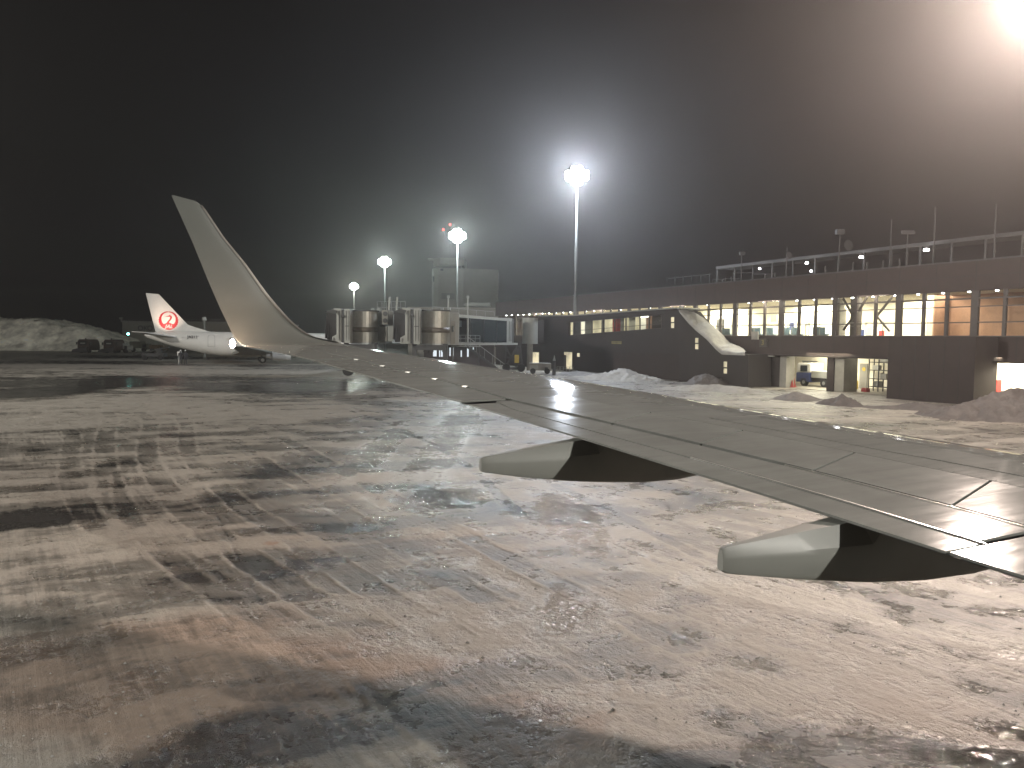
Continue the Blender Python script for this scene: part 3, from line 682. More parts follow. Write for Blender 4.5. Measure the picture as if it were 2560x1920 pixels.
# canoe shaped flap track fairings
def fairing(yc, hw, tail, zt0, zt1, bottom, nose):
    # bottom: list of (s, z); top follows the wing under side or, aft of it, the sloping top
    rings = []; S = [tail]+list(np.linspace(tail+.03, nose, 34)); te = TE(yc)
    for s in S:
        zb = float(np.interp(s, [q[0] for q in bottom], [q[1] for q in bottom]))
        if s < te+.25: zt_ = float(np.interp(s, [tail, te+.25], [zt0, PZ(yc)-.045]))
        else: zt_ = min(bot(yc, s)+.10, top(yc, s)-.05)
        k = min(1, .16+.84*(s-tail)/1.25); k = float(k)*(1-.75*float(sst(nose-1.3, nose, np.array(s))))
        if s == tail: zm = .5*(zb+zt_); zb = zm+(zb-zm)*.93; zt_ = zm+(zt_-zm)*.93; k *= .9
        hh = zt_-zb; sh = .34*hh if s < te+.3 else .05
        wt = .45 if s < te+.3 else .98
        pr = [(-wt, zt_), (-.96, zt_-sh), (-1, zt_-sh-.12*hh), (-1, zb+.10*hh), (-.93, zb+.03*hh), (-.7, zb), (0, zb-.004), (.7, zb), (.93, zb+.03*hh), (1, zb+.10*hh), (1, zt_-sh-.12*hh), (.96, zt_-sh), (wt, zt_)]
        rings.append([WP(yc+a*hw*k, s, z) for a, z in pr])
    nt_ = next(i for i, s in enumerate(S) if s > te-.02)
    o = MB().loft(rings).build('flap_track_fairing', fairm, wing); hull_fix(o); smooth_by_angle(o, 24)
    # rubber tipped tail end
    s = tail-.004
    r = rings[0]; c = np.mean(np.array(r), 0); r2 = [tuple(c+(np.array(q)-c)*.9-FV*.012) for q in r]
    e = MB().loft([r, r2]).build('fairing_end', fairm, o); hull_fix(e)
    return o
fairing(7.08, .21, 3.12, -1.19, -1.33, [(3.1, -1.335), (3.14, -1.345), (3.54, -1.415), (4.14, -1.49), (4.94, -1.555), (5.45, -1.56), (5.95, -1.50), (6.9, -1.25)], 6.9)
fairing(4.20, .23, 3.73, -1.46, -1.61, [(3.7, -1.625), (3.77, -1.65), (4.3, -1.735), (4.92, -1.82), (5.6, -1.895), (6.27, -1.915), (6.75, -1.88), (7.9, -1.6)], 7.9)
fairing(1.2, .25, 4.3, -1.8, -1.98, [(4.3, -1.98), (5, -2.1), (6, -2.22), (7, -2.25), (8.6, -1.95)], 8.6)

# ------------------------------------------------------------ the parked regional jet
TH = radians(20); JO = np.array([px(366, 101), 101., 0.]); JF = np.array([cos(TH), sin(TH), 0]); JS = np.array([sin(TH), -cos(TH), 0])
def JP(s, b, z): return tuple(JO+JF*s+JS*b+np.array([0, 0, z]))
jet = base('regional_jet', JP(14, 0, 0), 'white regional jet with red crane emblem on its tail, parked beyond the winglet', 'regional jet')
secs = [(-.2, 3.62, .12, .14), (.3, 3.55, .32, .36), (1.5, 3.42, .62, .66), (3, 3.22, .95, 1.0), (5, 2.98, 1.22, 1.27), (7, 2.73, 1.40, 1.47), (9, 2.55, 1.49, 1.62), (12, 2.48, 1.5, 1.68), (20, 2.48, 1.5, 1.68),
        (24.5, 2.48, 1.5, 1.66), (26.5, 2.42, 1.38, 1.5), (28, 2.25, 1.1, 1.16), (29, 2.05, .72, .72), (29.6, 1.95, .25, .25)]
top0 = 4.14
rings = [[JP(s, cos(2*pi*i/32)*ry, zc+sin(2*pi*i/32)*rz) for i in range(32)] for s, zc, ry, rz in secs]
o = MB().loft(rings).build('fuselage', white, jet); hull_fix(o); smooth_by_angle(o, 60)
fz = lambda x, y: (x, y)
fin = [(-.45, 8.95, ), (1.1, 9.05), (4.35, 5.15), (5.0, 4.8), (8.2, 4.05), (4.5, 3.7), (1.0, 3.9)]
fin = [(0.0, 9.1), (1.55, 9.0), (5.0, 5.1), (5.9, 4.75), (8.1, 4.08), (4.5, 3.6), (1.15, 3.9)]
mb = MB(); n = len(fin)
mb.add([JP(s, -.04-.14*(9.1-z)/5, z) for s, z in fin]+[JP(s, .04+.14*(9.1-z)/5, z) for s, z in fin], [tuple(range(n-1, -1, -1)), tuple(range(n, 2*n))]+[(i, (i+1) % n, n+(i+1) % n, n+i) for i in range(n)])
o = mb.build('tail_fin', white, jet); hull_fix(o)
def fo(s, z): return JP(s, .05+.14*(9.1-z)/5+.006, z)
def flat(poly, name, m, parent, lift=0.):
    n = len(poly); mb = MB(); a = [fo(s, z) for s, z in poly]; f = np.array(JS)*(.012+lift)
    mb.add([tuple(np.array(q)+f*0) for q in a]+[tuple(np.array(q)+f) for q in a], [tuple(range(n-1, -1, -1)), tuple(range(n, 2*n))]+[(i, (i+1) % n, n+(i+1) % n, n+i) for i in range(n)])
    o = mb.build(name, m, parent); hull_fix(o); return o
# red crane roundel: two raised wings forming a ring, neck and head inside
Ls, Lz, Lr = 2.70, 5.55, 1.22
emb = base('emblem_base', (0, 0, 0)); bpy.data.objects.remove(emb)
def ringpart(sign):
    outer = []; inner = []
    for i in range(25):
        a = radians(-92+(180*i/24))           # from the bottom round to the top
        k = 1 if not (2 < i < 17) else (1.0 if i % 2 else .93)   # feather tips
        outer.append((Ls+sign*Lr*k*cos(a), Lz+Lr*k*sin(a)))
    for i in range(25):
        a = radians(-92+180*(24-i)/24); rr = Lr*.74
        inner.append((Ls+sign*rr*cos(a)*(.96), Lz+.20+rr*sin(a)))
    mb = MB(); n = 25; P = outer; Q = inner[::-1]
    a_ = [fo(*q) for q in P]; b_ = [fo(*q) for q in Q]; e = JS*.014
    vs = a_+b_+[tuple(np.array(q)+e) for q in a_]+[tuple(np.array(q)+e) for q in b_]; fs = []
    for i in range(n-1):
        fs += [(i, i+1, n+i+1, n+i), (2*n+i, 2*n+i+1, 3*n+i+1, 3*n+i), (i, i+1, 2*n+i+1, 2*n+i), (n+i, n+i+1, 3*n+i+1, 3*n+i)]
    mb.add(vs, fs); return mb
em = ringpart(1).build('emblem_wing', red, jet); hull_fix(em); em2 = ringpart(-1).build('emblem_wing', red, jet); hull_fix(em2)
flat([(Ls-.98, Lz-.40), (Ls-.85, Lz-.80), (Ls-.5, Lz-1.08), (Ls, Lz-1.19), (Ls+.5, Lz-1.08), (Ls+.85, Lz-.80), (Ls+.98, Lz-.40), (Ls+.55, Lz-.45), (Ls+.15, Lz-.30), (Ls-.2, Lz-.28), (Ls-.55, Lz-.45)], 'emblem_body', red, jet, .004)
neck = [(Ls-.30, Lz-.55), (Ls-.16, Lz-.15), (Ls+.10, Lz+.16), (Ls+.22, Lz+.40), (Ls+.16, Lz+.52), (Ls-.50, Lz+.50), (Ls-.05, Lz+.62), (Ls+.14, Lz+.74), (Ls+.36, Lz+.62), (Ls+.42, Lz+.38), (Ls+.30, Lz+.12), (Ls+.08, Lz-.14), (Ls+.02, Lz-.34), (Ls+.2, Lz-.55)]
flat(neck, 'emblem_neck', red, jet, .002)
def text(body, name, size, place, m, parent, right, up, shear=0., ext=.01):
    cu = bpy.data.curves.new(name, 'FONT'); cu.body = body; cu.size = size; cu.extrude = ext; cu.shear = shear; cu.align_x = 'CENTER'; cu.align_y = 'CENTER'; cu.offset = size*.012
    o = bpy.data.objects.new(name+'_t', cu); C.objects.link(o)
    r = Vector(right).normalized(); u = Vector(up).normalized(); n_ = r.cross(u)
    o.matrix_world = Matrix(((r.x, u.x, n_.x, place[0]), (r.y, u.y, n_.y, place[1]), (r.z, u.z, n_.z, place[2]), (0, 0, 0, 1)))
    bpy.context.view_layer.update(); dg = bpy.context.evaluated_depsgraph_get()
    me = bpy.data.meshes.new_from_object(o.evaluated_get(dg)); me.transform(o.matrix_world); bpy.data.objects.remove(o)
    org = ORG[parent.name]; me.transform(Matrix.Translation(-Vector(org))); me.materials.clear(); me.materials.append(m)
    q = bpy.data.objects.new(name, me); C.objects.link(q); q.parent = parent; ORG[q.name] = org; return q
text('JAL', 'emblem_lettering', .66, tuple(np.array(fo(Ls, Lz-.78))+JS*.03), white, jet, JF, (0, 0, 1), .35)
def side(s, z):      # point on the starboard skin
    zc = float(np.interp(s, [q[0] for q in secs], [q[1] for q in secs])); ry = float(np.interp(s, [q[0] for q in secs], [q[2] for q in secs])); rz = float(np.interp(s, [q[0] for q in secs], [q[3] for q in secs]))
    k = max(0, 1-((z-zc)/rz)**2); return np.array(JP(s, ry*sqrt(k)+.01, z))
text('JA213J', 'registration', .52, tuple(side(5.7, 3.42)+JS*.05), darkt, jet, tuple(JF+JS*-.10), (-JS[0]*.35, -JS[1]*.35, 1))
mb = MB()
for s in (10.4, 11.2, 12, 12.8, 13.6, 14.4, 15.2, 16, 16.8, 17.6, 18.4, 19.2, 20, 20.8, 21.6, 22.4):
    a = side(s, 3.18); w_ = MB(); pts = [(cos(2*pi*i/10)*.17, sin(2*pi*i/10)*.25) for i in range(10)]
    w_.extr([tuple(a+JF*u+np.array([0, 0, vv])+JS*(.0-.35*vv)) for u, vv in pts], tuple(JS*.012)); ww = w_.build('cabin_window', glassd, jet); hull_fix(ww)
# rear door outline and handle
def strip(pts, wd, name, m):
    mb = MB()
    for a, b in zip(pts[:-1], pts[1:]):
        for k in range(4):
            p = side(*(np.array(a)+(np.array(b)-np.array(a))*k/4)); q = side(*(np.array(a)+(np.array(b)-np.array(a))*(k+1)/4)); mb.bar(p, q, wd, wd)
    return mb.build(name, m, jet)
strip([(7.55, 2.2), (7.55, 3.55), (7.7, 3.72), (8.25, 3.72), (8.4, 3.55), (8.4, 2.2), (7.55, 2.2)], .035, 'rear_door', steel)
strip([(11.0, 1.4), (11.0, 2.2)], .03, 'belly_antenna', darkt)
def stab(sgn):
    r = [(.9, .3, 3.72), (4.3, .35, 3.42)]; t = [(-1.2, 5.0, 4.05), (.25, 5.0, 4.0)]
    mb = MB(); th = .13
    P = [JP(r[0][0], sgn*r[0][1], r[0][2]), JP(r[1][0], sgn*r[1][1], r[1][2]), JP(t[1][0], sgn*t[1][1], t[1][2]), JP(t[0][0], sgn*t[0][1], t[0][2])]
    P2 = [(a, b, c-(.2 if k < 2 else .08)) for k, (a, b, c) in enumerate(P)]
    mb.hexa(P2, P); o = mb.build('stabiliser', white, jet, bevel=.03); hull_fix(o)
stab(1); stab(-1)
def jwing(sgn):
    P = [JP(10.6, sgn*1.0, 1.5), JP(17.3, sgn*1.0, 1.55), JP(15.2, sgn*5, 1.85), JP(11.6, sgn*12.3, 2.45), JP(10.4, sgn*12.3, 2.45), JP(11.4, sgn*5, 1.8)]
    mb = MB(); n = 6; Q = [(a, b, c-(.42 if k in (0, 1) else .3 if k in (2, 5) else .1)) for k, (a, b, c) in enumerate(P)]
    mb.add(Q+P, [tuple(range(n-1, -1, -1)), tuple(range(n, 2*n))]+[(i, (i+1) % n, n+(i+1) % n, n+i) for i in range(n)])
    o = mb.build('wing', fairm, jet, bevel=.03); hull_fix(o)
    w2 = MB().hexa([JP(10.5, sgn*12.25, 2.42), JP(11.5, sgn*12.25, 2.42), JP(11.5, sgn*12.35, 2.42), JP(10.5, sgn*12.35, 2.42)], [JP(9.7, sgn*12.7, 3.4), JP(10.2, sgn*12.7, 3.4), JP(10.2, sgn*12.75, 3.4), JP(9.7, sgn*12.75, 3.4)]).build('wing_tip', white, jet)
    # engine
    E = (16.7, sgn*4.0, 1.08); R = []
    for s, r in ((-1.9, .30), (-1.2, .42), (-1.15, .62), (-.4, .72), (.6, .74), (1.1, .68), (1.25, .58), (1.1, .5), (.4, .45)):
        R.append([JP(E[0]+s, E[1]+cos(2*pi*i/20)*r, E[2]+sin(2*pi*i/20)*r) for i in range(20)])
    e = MB().loft(R).build('engine_nacelle', white, jet); hull_fix(e); smooth_by_angle(e, 50)
    MB().hexa([JP(14.5, E[1]-.12, 1.5), JP(17, E[1]-.12, 1.6), JP(17, E[1]+.12, 1.6), JP(14.5, E[1]+.12, 1.5)], [JP(14.2, E[1]-.1, 1.9), JP(16.4, E[1]-.1, 1.95), JP(16.4, E[1]+.1, 1.95), JP(14.2, E[1]+.1, 1.9)]).build('engine_pylon', white, jet)
    g = MB().tube(JP(14.4, sgn*2.5, .45), JP(14.2, sgn*2.2, 1.5), .09, .12, 8).build('gear_leg', steel, jet)
    for q in (-.27, .2):
        t = MB().tube(JP(14.4, sgn*2.5+q-.13, .46), JP(14.4, sgn*2.5+q+.13, .46), .46, .46, 20).build('wheel', rubber, jet)
        MB().tube(JP(14.4, sgn*2.5+q-.14, .46), JP(14.4, sgn*2.5+q+.14, .46), .22, .22, 14).build('hub', steel, t)
jwing(1); jwing(-1)
g = MB().tube(JP(25.5, 0, .4), JP(25.6, 0, 1.2), .08, .08).build('nose_leg', steel, jet)
MB().tube(JP(25.5, -.25, .35), JP(25.5, .25, .35), .35, .35, 16).build('nose_wheel', rubber, jet)
# lamps on the stabilisers that light the emblem
for sg in (1,):
    a = np.array(JP(2.4, sg*3.2, 4.0)); MB().box(a[0]-.08, a[0]+.08, a[1]-.08, a[1]+.08, a[2]-.1, a[2]+.04).build('logo_lamp', steel, jet)
    ll = light('logo_light', tuple(a+np.array([0, 0, .2])), 700, (1, .76, .60), .1, jet, 'SPOT', spot_size=radians(75), spot_blend=.8)
    ll.rotation_euler = (Vector(JP(2.6, 0, 6.2))-Vector(tuple(a))).to_track_quat('-Z', 'Y').to_euler()
MB().tube(JP(8.0, .0, 4.13), JP(8.0, .0, 4.5), .03, .015).build('aerial', dsteel, jet)

# ------------------------------------------------------------ terminal
TF = 38.0
term = base('terminal_building', FW(70, -12, 0), 'long brown terminal with a band of brightly lit upper windows', 'terminal building')
BAY = 5.32; T0 = ft(2433)-BAY*3     # bay line through the thick column seen at the right
def zf(x, y, n=0): return fp(x, y, n)[1]
ZS = zf(2300, 840); ZT = zf(2300, 733.6); ZP = zf(2300, 664); ZG = zf(2150, 896)
TL = ft(1238); TR = 30.0
mb = MB(); mb.fbox(TR, TL, -.45, 0, ZT, ZP); mb.build('parapet_wall', brown, term)
MB().fbox(TR, TL+.1, -.5, .06, ZP, ZP+.08).build('parapet_coping', dsteel, term)
MB().fbox(TR, TL, -.45, 0, ZG, ZS).build('spandrel_wall', brown, term)
MB().fbox(TR, TL, -.5, .10, ZS-.05, ZS+.03).build('sill_band', frame, term)
MB().fbox(TR, TL, -24, -.46, ZP-.6, ZP-.3).build('roof', conc, term)
MB().fbox(TL-.3, TL, -24, -.46, 0, ZP-.6).build('end_wall', brown, term)
MB().fbox(TR, TL-.31, -24, -23.7, 0, ZP-.61).build('back_wall', brownd, term)
for k in range(nb0, nb1) if False else range(-4, 20):
    t = T0+BAY*(k+.5)
    if t > TL-1: break
    for z0_, z1_ in ((ZT+.02, ZP-.02), (ZG+.14, ZS-.07)):
        for dt in (0, BAY/2): MB().fbox(t+dt-.018, t+dt+.018, .003, .012, z0_, z1_).build('cladding_joint', seal, term)
MB().fbox(TR, TL, .003, .012, (ZT+ZP)/2-.015, (ZT+ZP)/2+.015).build('cladding_joint', seal, term)
# upper lounge interior
MB().fbox(TR, TL-.4, -9, -.46, ZS-.42, ZS-.30).build('lounge_floor', infl, term)
MB().fbox(TR, TL-.4, -9, -.46, ZT+.12, ZT+.2).build('lounge_ceiling', inceil, term)
x_wh = ft(2238)
def lw(t0, t1, m, n0=-8.6, z0=None): return MB().fbox(t0, t1, n0-.1, n0, ZS-.29, ZT+.11).build('lounge_wall', m, term)
lw(x_wh, TL-.5, cream, -8.0); lw(ft(2330, -3.2), x_wh-.02, cream, -3.2); lw(TR, ft(2330, -3.2)-.02, tan_, -5.0)
MB().fbox(ft(2330, -3.2)-.1, ft(2330, -3.2), -5.0, -3.2, ZS-.29, ZT+.11).build('lounge_wall', tan_, term)
# windows: three casements wide, four rows of panes per bay
mz = [ZS+.03, zf(2300, 808), zf(2300, 771), zf(2300, 752), ZT]
nb0 = int(math.floor((TR-T0)/BAY)); nb1 = int(math.floor((TL-T0)/BAY))
wins = []
def bay_window(t0):
    f = MB(); cw = .22
    f.fbox(t0-cw, t0+cw, -.18, .05, mz[0], mz[4])                   # thick column
    pw = (BAY-2*cw)/3
    for k in (1, 2): f.fbox(t0+cw+pw*k-.10, t0+cw+pw*k+.10, -.14, .03, mz[0], mz[4])
    o = f.build('window', frame, term)
    for z, h in ((mz[1], .038), (mz[2], .035), (mz[3], .055)): MB().fbox(t0+cw, t0+BAY-cw, .032, .075, z-h, z+h).build('muntin', frame, o)
    for k in range(3):
        a = t0+cw+pw*k+(0 if k == 0 else .10); b = t0+cw+pw*(k+1)-(0 if k == 2 else .10)
        for r in range(4):
            z0 = mz[r]+.04; z1 = mz[r+1]-(.045 if r < 3 else 0)
            MB().fbox(a, b, -.105, -.095, z0, z1).build('pane', pglass, o)
    return o
proto = bay_window(T0)
kids = [c for c in proto.children]
for k in range(nb0, nb1):
    if k == 0: continue
    d3 = tuple((*(D2*BAY*k), 0)); c = proto.copy(); C.objects.link(c); c.location = Vector(d3); ORG[c.name] = ORG[proto.name]
    for ch in kids:
        q = ch.copy(); C.objects.link(q); q.parent = c
# ceiling lamps near the glass
for k in range(nb0, nb1):
    for j in (.5, 1.5, 2.5):
        if (k*3+int(j)) % 3 == 0 and k < 1: continue
        t = T0+BAY*k+j*BAY/3
        if t > TL-1: continue
        q = FW(t, -.75, ZT+.02)
        MB().tube((q[0], q[1], q[2]-.06), (q[0], q[1], q[2]+.06), .085, .10, 8).build('ceiling_lamp', spotl, term)
# real light inside the lounge
def area(name, t, n, z, sx, sy, power, col, parent=term):
    o = light(name, FW(t, n, z), power, col, .1, parent, 'AREA', shape='RECTANGLE', size=sx, size_y=sy)
    o.rotation_euler = (0, 0, -AF); o.data.cycles.is_portal = False; return o
for t in (62, 72, 84, 98, 112): area('lounge_light', t, -4.2, ZT+.05, 6, 9, 5600 if t > 66 else 2600, (1, .93, .76))
area('lounge_light', 56.8, -2.0, ZT+.05, 2, 3, 150, (1, .88, .66)); area('lounge_light', 44, -2.6, ZT+.05, 3, 14, 170, (1, .82, .62))
for x0, x1, zz0, zz1, m in ((1790, 1806, .2, 2.0, jbdark), (1826, 1834, 0, 2.3, conc), (1868, 1874, 0, 2.9, conc), (1925, 1940, 1.6, 2.2, conc), (1955, 1962, 0, 2.4, white), (1972, 1980, .9, 1.6, blu),
        (2012, 2020, 0, 2.9, conc), (2050, 2066, 1.5, 2.1, white), (2082, 2086, 0, 2.9, conc), (2140, 2156, .2, .9, blu), (2166, 2180, .3, 1.1, white), (2196, 2206, .1, .8, redp)):
    nn = -4.6 if x0 % 4 else -6.8; MB().fbox(ft(x1, nn), ft(x0, nn), nn-.2, nn, ZS-.29+zz0, ZS-.29+zz1).build('lounge_panel', m, term)
# structural braces behind the glass
def br(x0, y0, x1, y1, n=-1.0, wd=.13):
    a = fp(x0, y0, n); b = fp(x1, y1, n); MB().bar(FW(a[0], n, a[1]), FW(b[0], n, b[1]), wd, wd).build('brace', frame, term)
br(2108, 746, 2133, 791); br(2168, 742, 2139, 791); br(2133, 791, 2109, 825); br(2234, 738, 2192, 790); br(2192, 790, 2224, 828)
MB().fbox(ft(2148, -1.2), ft(2128, -1.2), -1.4, -1.0, ZS, ZT).build('inner_column', frame, term)
MB().fbox(ft(2102, -1.2), ft(2092, -1.2), -1.5, -1.0, ZS, ZT).build('inner_column', conc, term)
MB().fbox(ft(2032), ft(2014), -3.6, -3.0, ZS-.29, ZS+2.2).build('kiosk', conc, term)
# rows of seats near the windows
ct = 0
for (x0, x1) in ((2042, 2074), (1988, 2012), (1966, 1985), (1918, 1944), (1890, 1912), (1808, 1836)):
    n = -2.4; t1 = ft(x0, n); t0 = ft(x1, n)
    s = base('waiting_seats', FW(t0, n, ZS-.29)); tag(s, ['row of blue-grey lounge seats behind the glass, nearest the braced windows', 'row of blue-grey lounge seats left of the grey kiosk', 'short row of lounge seats below the third bay of bright windows',
        'row of lounge seats left of the wide cream column', 'row of lounge seats by the hanging lamps', 'leftmost row of dark lounge seats behind the glass'][ct], 'seats', 'rows of seats in the departure lounge'); ct += 1
    k = max(2, int((t1-t0)/.6))
    for i in range(k):
        a = t0+(t1-t0)*i/k; b = a+(t1-t0)/k-.06
        MB().fbox(a, b, n, n+.5, ZS+.1, ZS+.2).build('seat', seatm, s); MB().fbox(a, b, n+.5, n+.58, ZS+.15, ZS+.72).build('backrest', seatm, s)
    MB().fbox(t0, t1, n+.2, n+.3, ZS-.29, ZS+.1).build('seat_frame', steel, s)
# handrail inside
mb = MB(); mb.fbox(ft(2236), ft(1760), -.62, -.58, ZS+.95, ZS+.99); mb.fbox(ft(2236), ft(1760), -.62, -.58, ZS+.72, ZS+.74)
for k in range(24): t = ft(2236)+k*1.4; mb.fbox(t, t+.03, -.62, -.58, ZS, ZS+.95)
mb.build('inner_handrail', steel, term)
# ---- ground floor, seen left to right
GF = -.02
def gfl(x0, x1, n0=-.4, n1=-.05, z0=0, z1=None, m=brownd, name='ground_wall'):
    return MB().fbox(ft(x1, n1), ft(x0, n1), n0, n1, z0, ZG if z1 is None else z1).build(name, m, term)
gfl(1240, 1838); gfl(1871, 1952); MB().fbox(ft(1871, -.05), ft(1837, -.05), -.4, -.05, zf(1850, 900), ZG).build('ground_wall', brownd, term)
gfl(1952, 1968, -.9, .02, m=conc, name='pillar'); gfl(2070, 2087, -.9, .05, m=brownd, name='pillar'); gfl(2088, 2113, -1.5, -.06, m=conc, name='pillar')
gfl(2226, 2250, -.4, -.05)
# block standing forward of the wall line
blk = MB().fbox(ft(2440, 2.2), ft(2222, 2.2), .005, 2.2, 0, ZS-.06).build('plant_room', brownd, term)
gfl(2439, 2457, -.9, .02, m=conc, name='pillar')
_a, _b = ft(2440, 2.2), ft(2222, 2.2)
for q in np.linspace(_a, _b, 7)[1:-1]: MB().fbox(q-.02, q+.02, 2.203, 2.215, .05, ZS-.1).build('cladding_joint', seal, term)
# garages behind the openings
def garage(x0, x1, dep, wall, name='garage_bay', power=300, col=(1, .92, .68)):
    t1, t0 = ft(x0, -dep)+.3, ft(x1)-.3
    o = MB().fbox(t0, t1, -dep-.1, -dep, 0, ZG+.5).build(name, wall, term)
    for q in (t0, t1): MB().fbox(q-.05, q+.05, -dep, -.45, 0, ZG+.5).build('garage_side_wall', wall, term)
    MB().fbox(t0, t1, -dep, -.46, ZG+.5, ZG+.6).build('garage_ceiling', inceil, term)
    MB().fbox(t0, t1, -dep, -.05, .006, .03).build('garage_floor', infl, term)
    for n in (-1.6, -dep*.55):
        MB().fbox(t0+.8, t1-.8, n-.06, n+.06, ZG+.36, ZG+.44).build('strip_lamp', tube, term)
    area('garage_light', (t0+t1)/2, -dep*.5, ZG+.33, dep*.5, (t1-t0)*.7, power, col)
    return t0, t1
garage(1966, 2228, 6.5, cream, power=1000)
garage(2452, 2640, 6.0, cream, power=2600)
MB().fbox(ft(2462, -.02)+.0, ft(2452, -.02), -.4, -.04, ZG-.25, ZG).build('ground_wall', brownd, term)
# lit lobby doorway left of the garages
t1, t0 = fp(1838, 954)[0], fp(1871, 954)[0]; zt_ = zf(1850, 901)
o = MB().fbox(t0, t1, -1.6, -1.5, 0, zt_).build('porch_wall', cream, term)
MB().fbox(t0+.1, t1-.5, -.30, -.2, zt_-.3, zt_-.05).build('door_lamp', tube, term)
d_ = MB(); d_.fbox(t1-1.1, t1-.15, -.35, -.28, 0, 2.0); dd = d_.build('door', white, term); MB().fbox(t1-.85, t1-.4, -.275, -.26, .9, 1.8).build('door_glass', glassd, dd)
MB().fbox(t0, t1-1.15, -.35, -.28, 0, zt_-.35).build('side_panel', conc, term)
area('porch_light', (t0+t1)/2, -.9, zt_-.1, 1, 1.2, 45, (1, .9, .65))
# strip lamps hung below the spandrel
for x0, x1, y in ((1899, 1932, 880), (2403, 2464, 895)):
    t1, z = fp(x0, y, .5); t0, _ = fp(x1, y, .5); z = min(z, ZG-.02); l = MB().fbox(t0, t1, .25, .45, z-.05, z+.04)
    l.build('strip_lamp_fitting', mat('dim_tube_cover', (.6, .6, .55), .4), term)
MB().fbox(TR, TL, 0, .5, ZG+.0, ZG+.12).build('soffit_ledge', brownd, term)
# rest of the back of the ground floor openings
# --- things inside and before the garages
def fthing(name, x, y, n, label, cat, group=None):
    t, z = fp(x, y, n); return base(name, FW(t, n, 0), label, cat, group), t
n = -3.2; tr, t = fthing('small_truck', 2030, 960, n, 'small white truck with dark blue lower cab parked in the bright garage', 'truck')
u = lambda x, y: fp(x, y, n)
tl_, tr_ = ft(1994, n), ft(2068, n); hh = EYE-.2
L = tl_-tr_; cabl = L*.48; zb = .35
cb = MB().fbox(tl_-cabl, tl_, n-1.6, n, 1.15, 1.95).build('cab', white, tr, bevel=.12); MB().fbox(tl_-cabl, tl_+.04, n-1.62, n+.02, .35, 1.15).build('cab_lower', blu, tr, bevel=.08)
MB().fbox(tl_-cabl*.78, tl_-cabl*.3, n+.005, n+.03, 1.25, 1.75).build('side_window', glassd, cb)
MB().fbox(tl_-.03, tl_+.03, n-1.45, n-.15, 1.2, 1.8).build('windscreen', glassd, cb)
MB().fbox(tr_-.6, tl_-cabl-.08, n-1.6, n, .75, 1.32).build('load_bed', jbpan, tr, bevel=.03); MB().fbox(tr_-.6, tl_-.2, n-1.4, n-.2, .45, .7).build('chassis', dsteel, tr)
for tt in (tl_-.8, tr_+.2):
    wq = FW(tt, n+.02, .36); wr = FW(tt, n-.25, .36); ww = MB().tube(wq, wr, .34, .34, 16).build('wheel', rubber, tr); MB().tube(FW(tt, n+.03, .36), FW(tt, n, .36), .15, .15, 10).build('hub', steel, ww)
b, _ = fthing('wall_window', 2024, 909, -6.3, 'dark framed double window on the back wall above the truck', 'window')
a0 = fp(2005, 916, -6.38); a1 = fp(2043, 903, -6.38)
MB().fbox(a1[0], a0[0], -6.45, -6.38, a0[1], a1[1]).build('frame', steel, b)
for k in (0, 1): w_ = (a0[0]-a1[0])/2; MB().fbox(a1[0]+w_*k+.08, a1[0]+w_*(k+1)-.08, -6.375, -6.36, a0[1]+.08, a1[1]-.08).build('pane', glassd, b)
def cone(x, y, n, m, label, h=.7):
    o, t = fthing('traffic_cone', x, y, n, label, 'traffic cone', 'cones by the garages'); c = FW(t, n, 0)
    MB().tube((c[0], c[1], .05), (c[0], c[1], h), .15, .03, 12).build('cone', m, o); MB().box(c[0]-.2, c[0]+.2, c[1]-.2, c[1]+.2, .03, .06).build('foot', m, o)
cone(1985, 965, -1.2, redp, 'red traffic cone beside the cab of the garage truck', .75)
cone(1950+30, 967, -.6, redp, 'dull red cone at the left jamb of the truck garage', .6)
# doorway with shelves: rack, yellow sheet, red box, grey door
r_, t = fthing('storage_rack', 2200, 965, -3.0, 'dark metal rack with shelves standing in the middle open doorway', 'rack')
a, b = ft(2224, -3), ft(2175, -3)
for z in (.35, .95, 1.6, 2.2): MB().fbox(a, b, -3.6, -3.0, z, z+.05).build('shelf', dsteel, r_)
for tt in (a, (a+b)/2, b): MB().fbox(tt-.04, tt+.04, -3.05, -3.0, .03, 2.45).build('post', dsteel, r_); MB().fbox(tt-.04, tt+.04, -3.6, -3.55, .03, 2.45).build('post', dsteel, r_)
for k, (tt, z, hh, m) in enumerate(((a+.5, 1.0, .4, conc), (a+1.2, 1.65, .35, white), (b-.6, .4, .4, steel), (b-.7, 1.0, .45, cream), (a+.6, 2.25, .25, white))):
    o = MB().fbox(tt-.25, tt+.25, -3.5, -3.1, z, z+hh).build('box', m, None, bevel=.02); tag(o, ['grey box on the second shelf of the rack', 'white box on the third shelf of the rack', 'steel box on the lowest shelf of the rack', 'cream box on the second shelf, at the rack\'s left', 'white box on top of the rack'][k], 'box', 'boxes on the rack')
o, t = fthing('grey_door', 2162, 960, -4.8, 'grey door with a round sign at the back of the middle doorway', 'door')
dl = MB().fbox(ft(2171, -4.8), ft(2152, -4.8), -4.9, -4.8, .03, 2.05).build('door_leaf', conc, o); q = FW(ft(2163, -4.8), -4.79, 1.6); q2 = FW(ft(2163, -4.8), -4.77, 1.6); MB().tube(q, q2, .16, .16, 16).build('round_sign', yel, dl)
o, t = fthing('yellow_sheet', 2142, 960, -4.0, 'bright yellow folded barrier leaning by the grey door', 'barrier'); MB().fbox(ft(2148, -4), ft(2138, -4), -4.1, -4, .03, .7).build('barrier_board', yel, o, bevel=.02); MB().fbox(ft(2146, -4), ft(2145, -4), -4.0, -3.9, .03, .5).build('barrier_leg', yel, o)
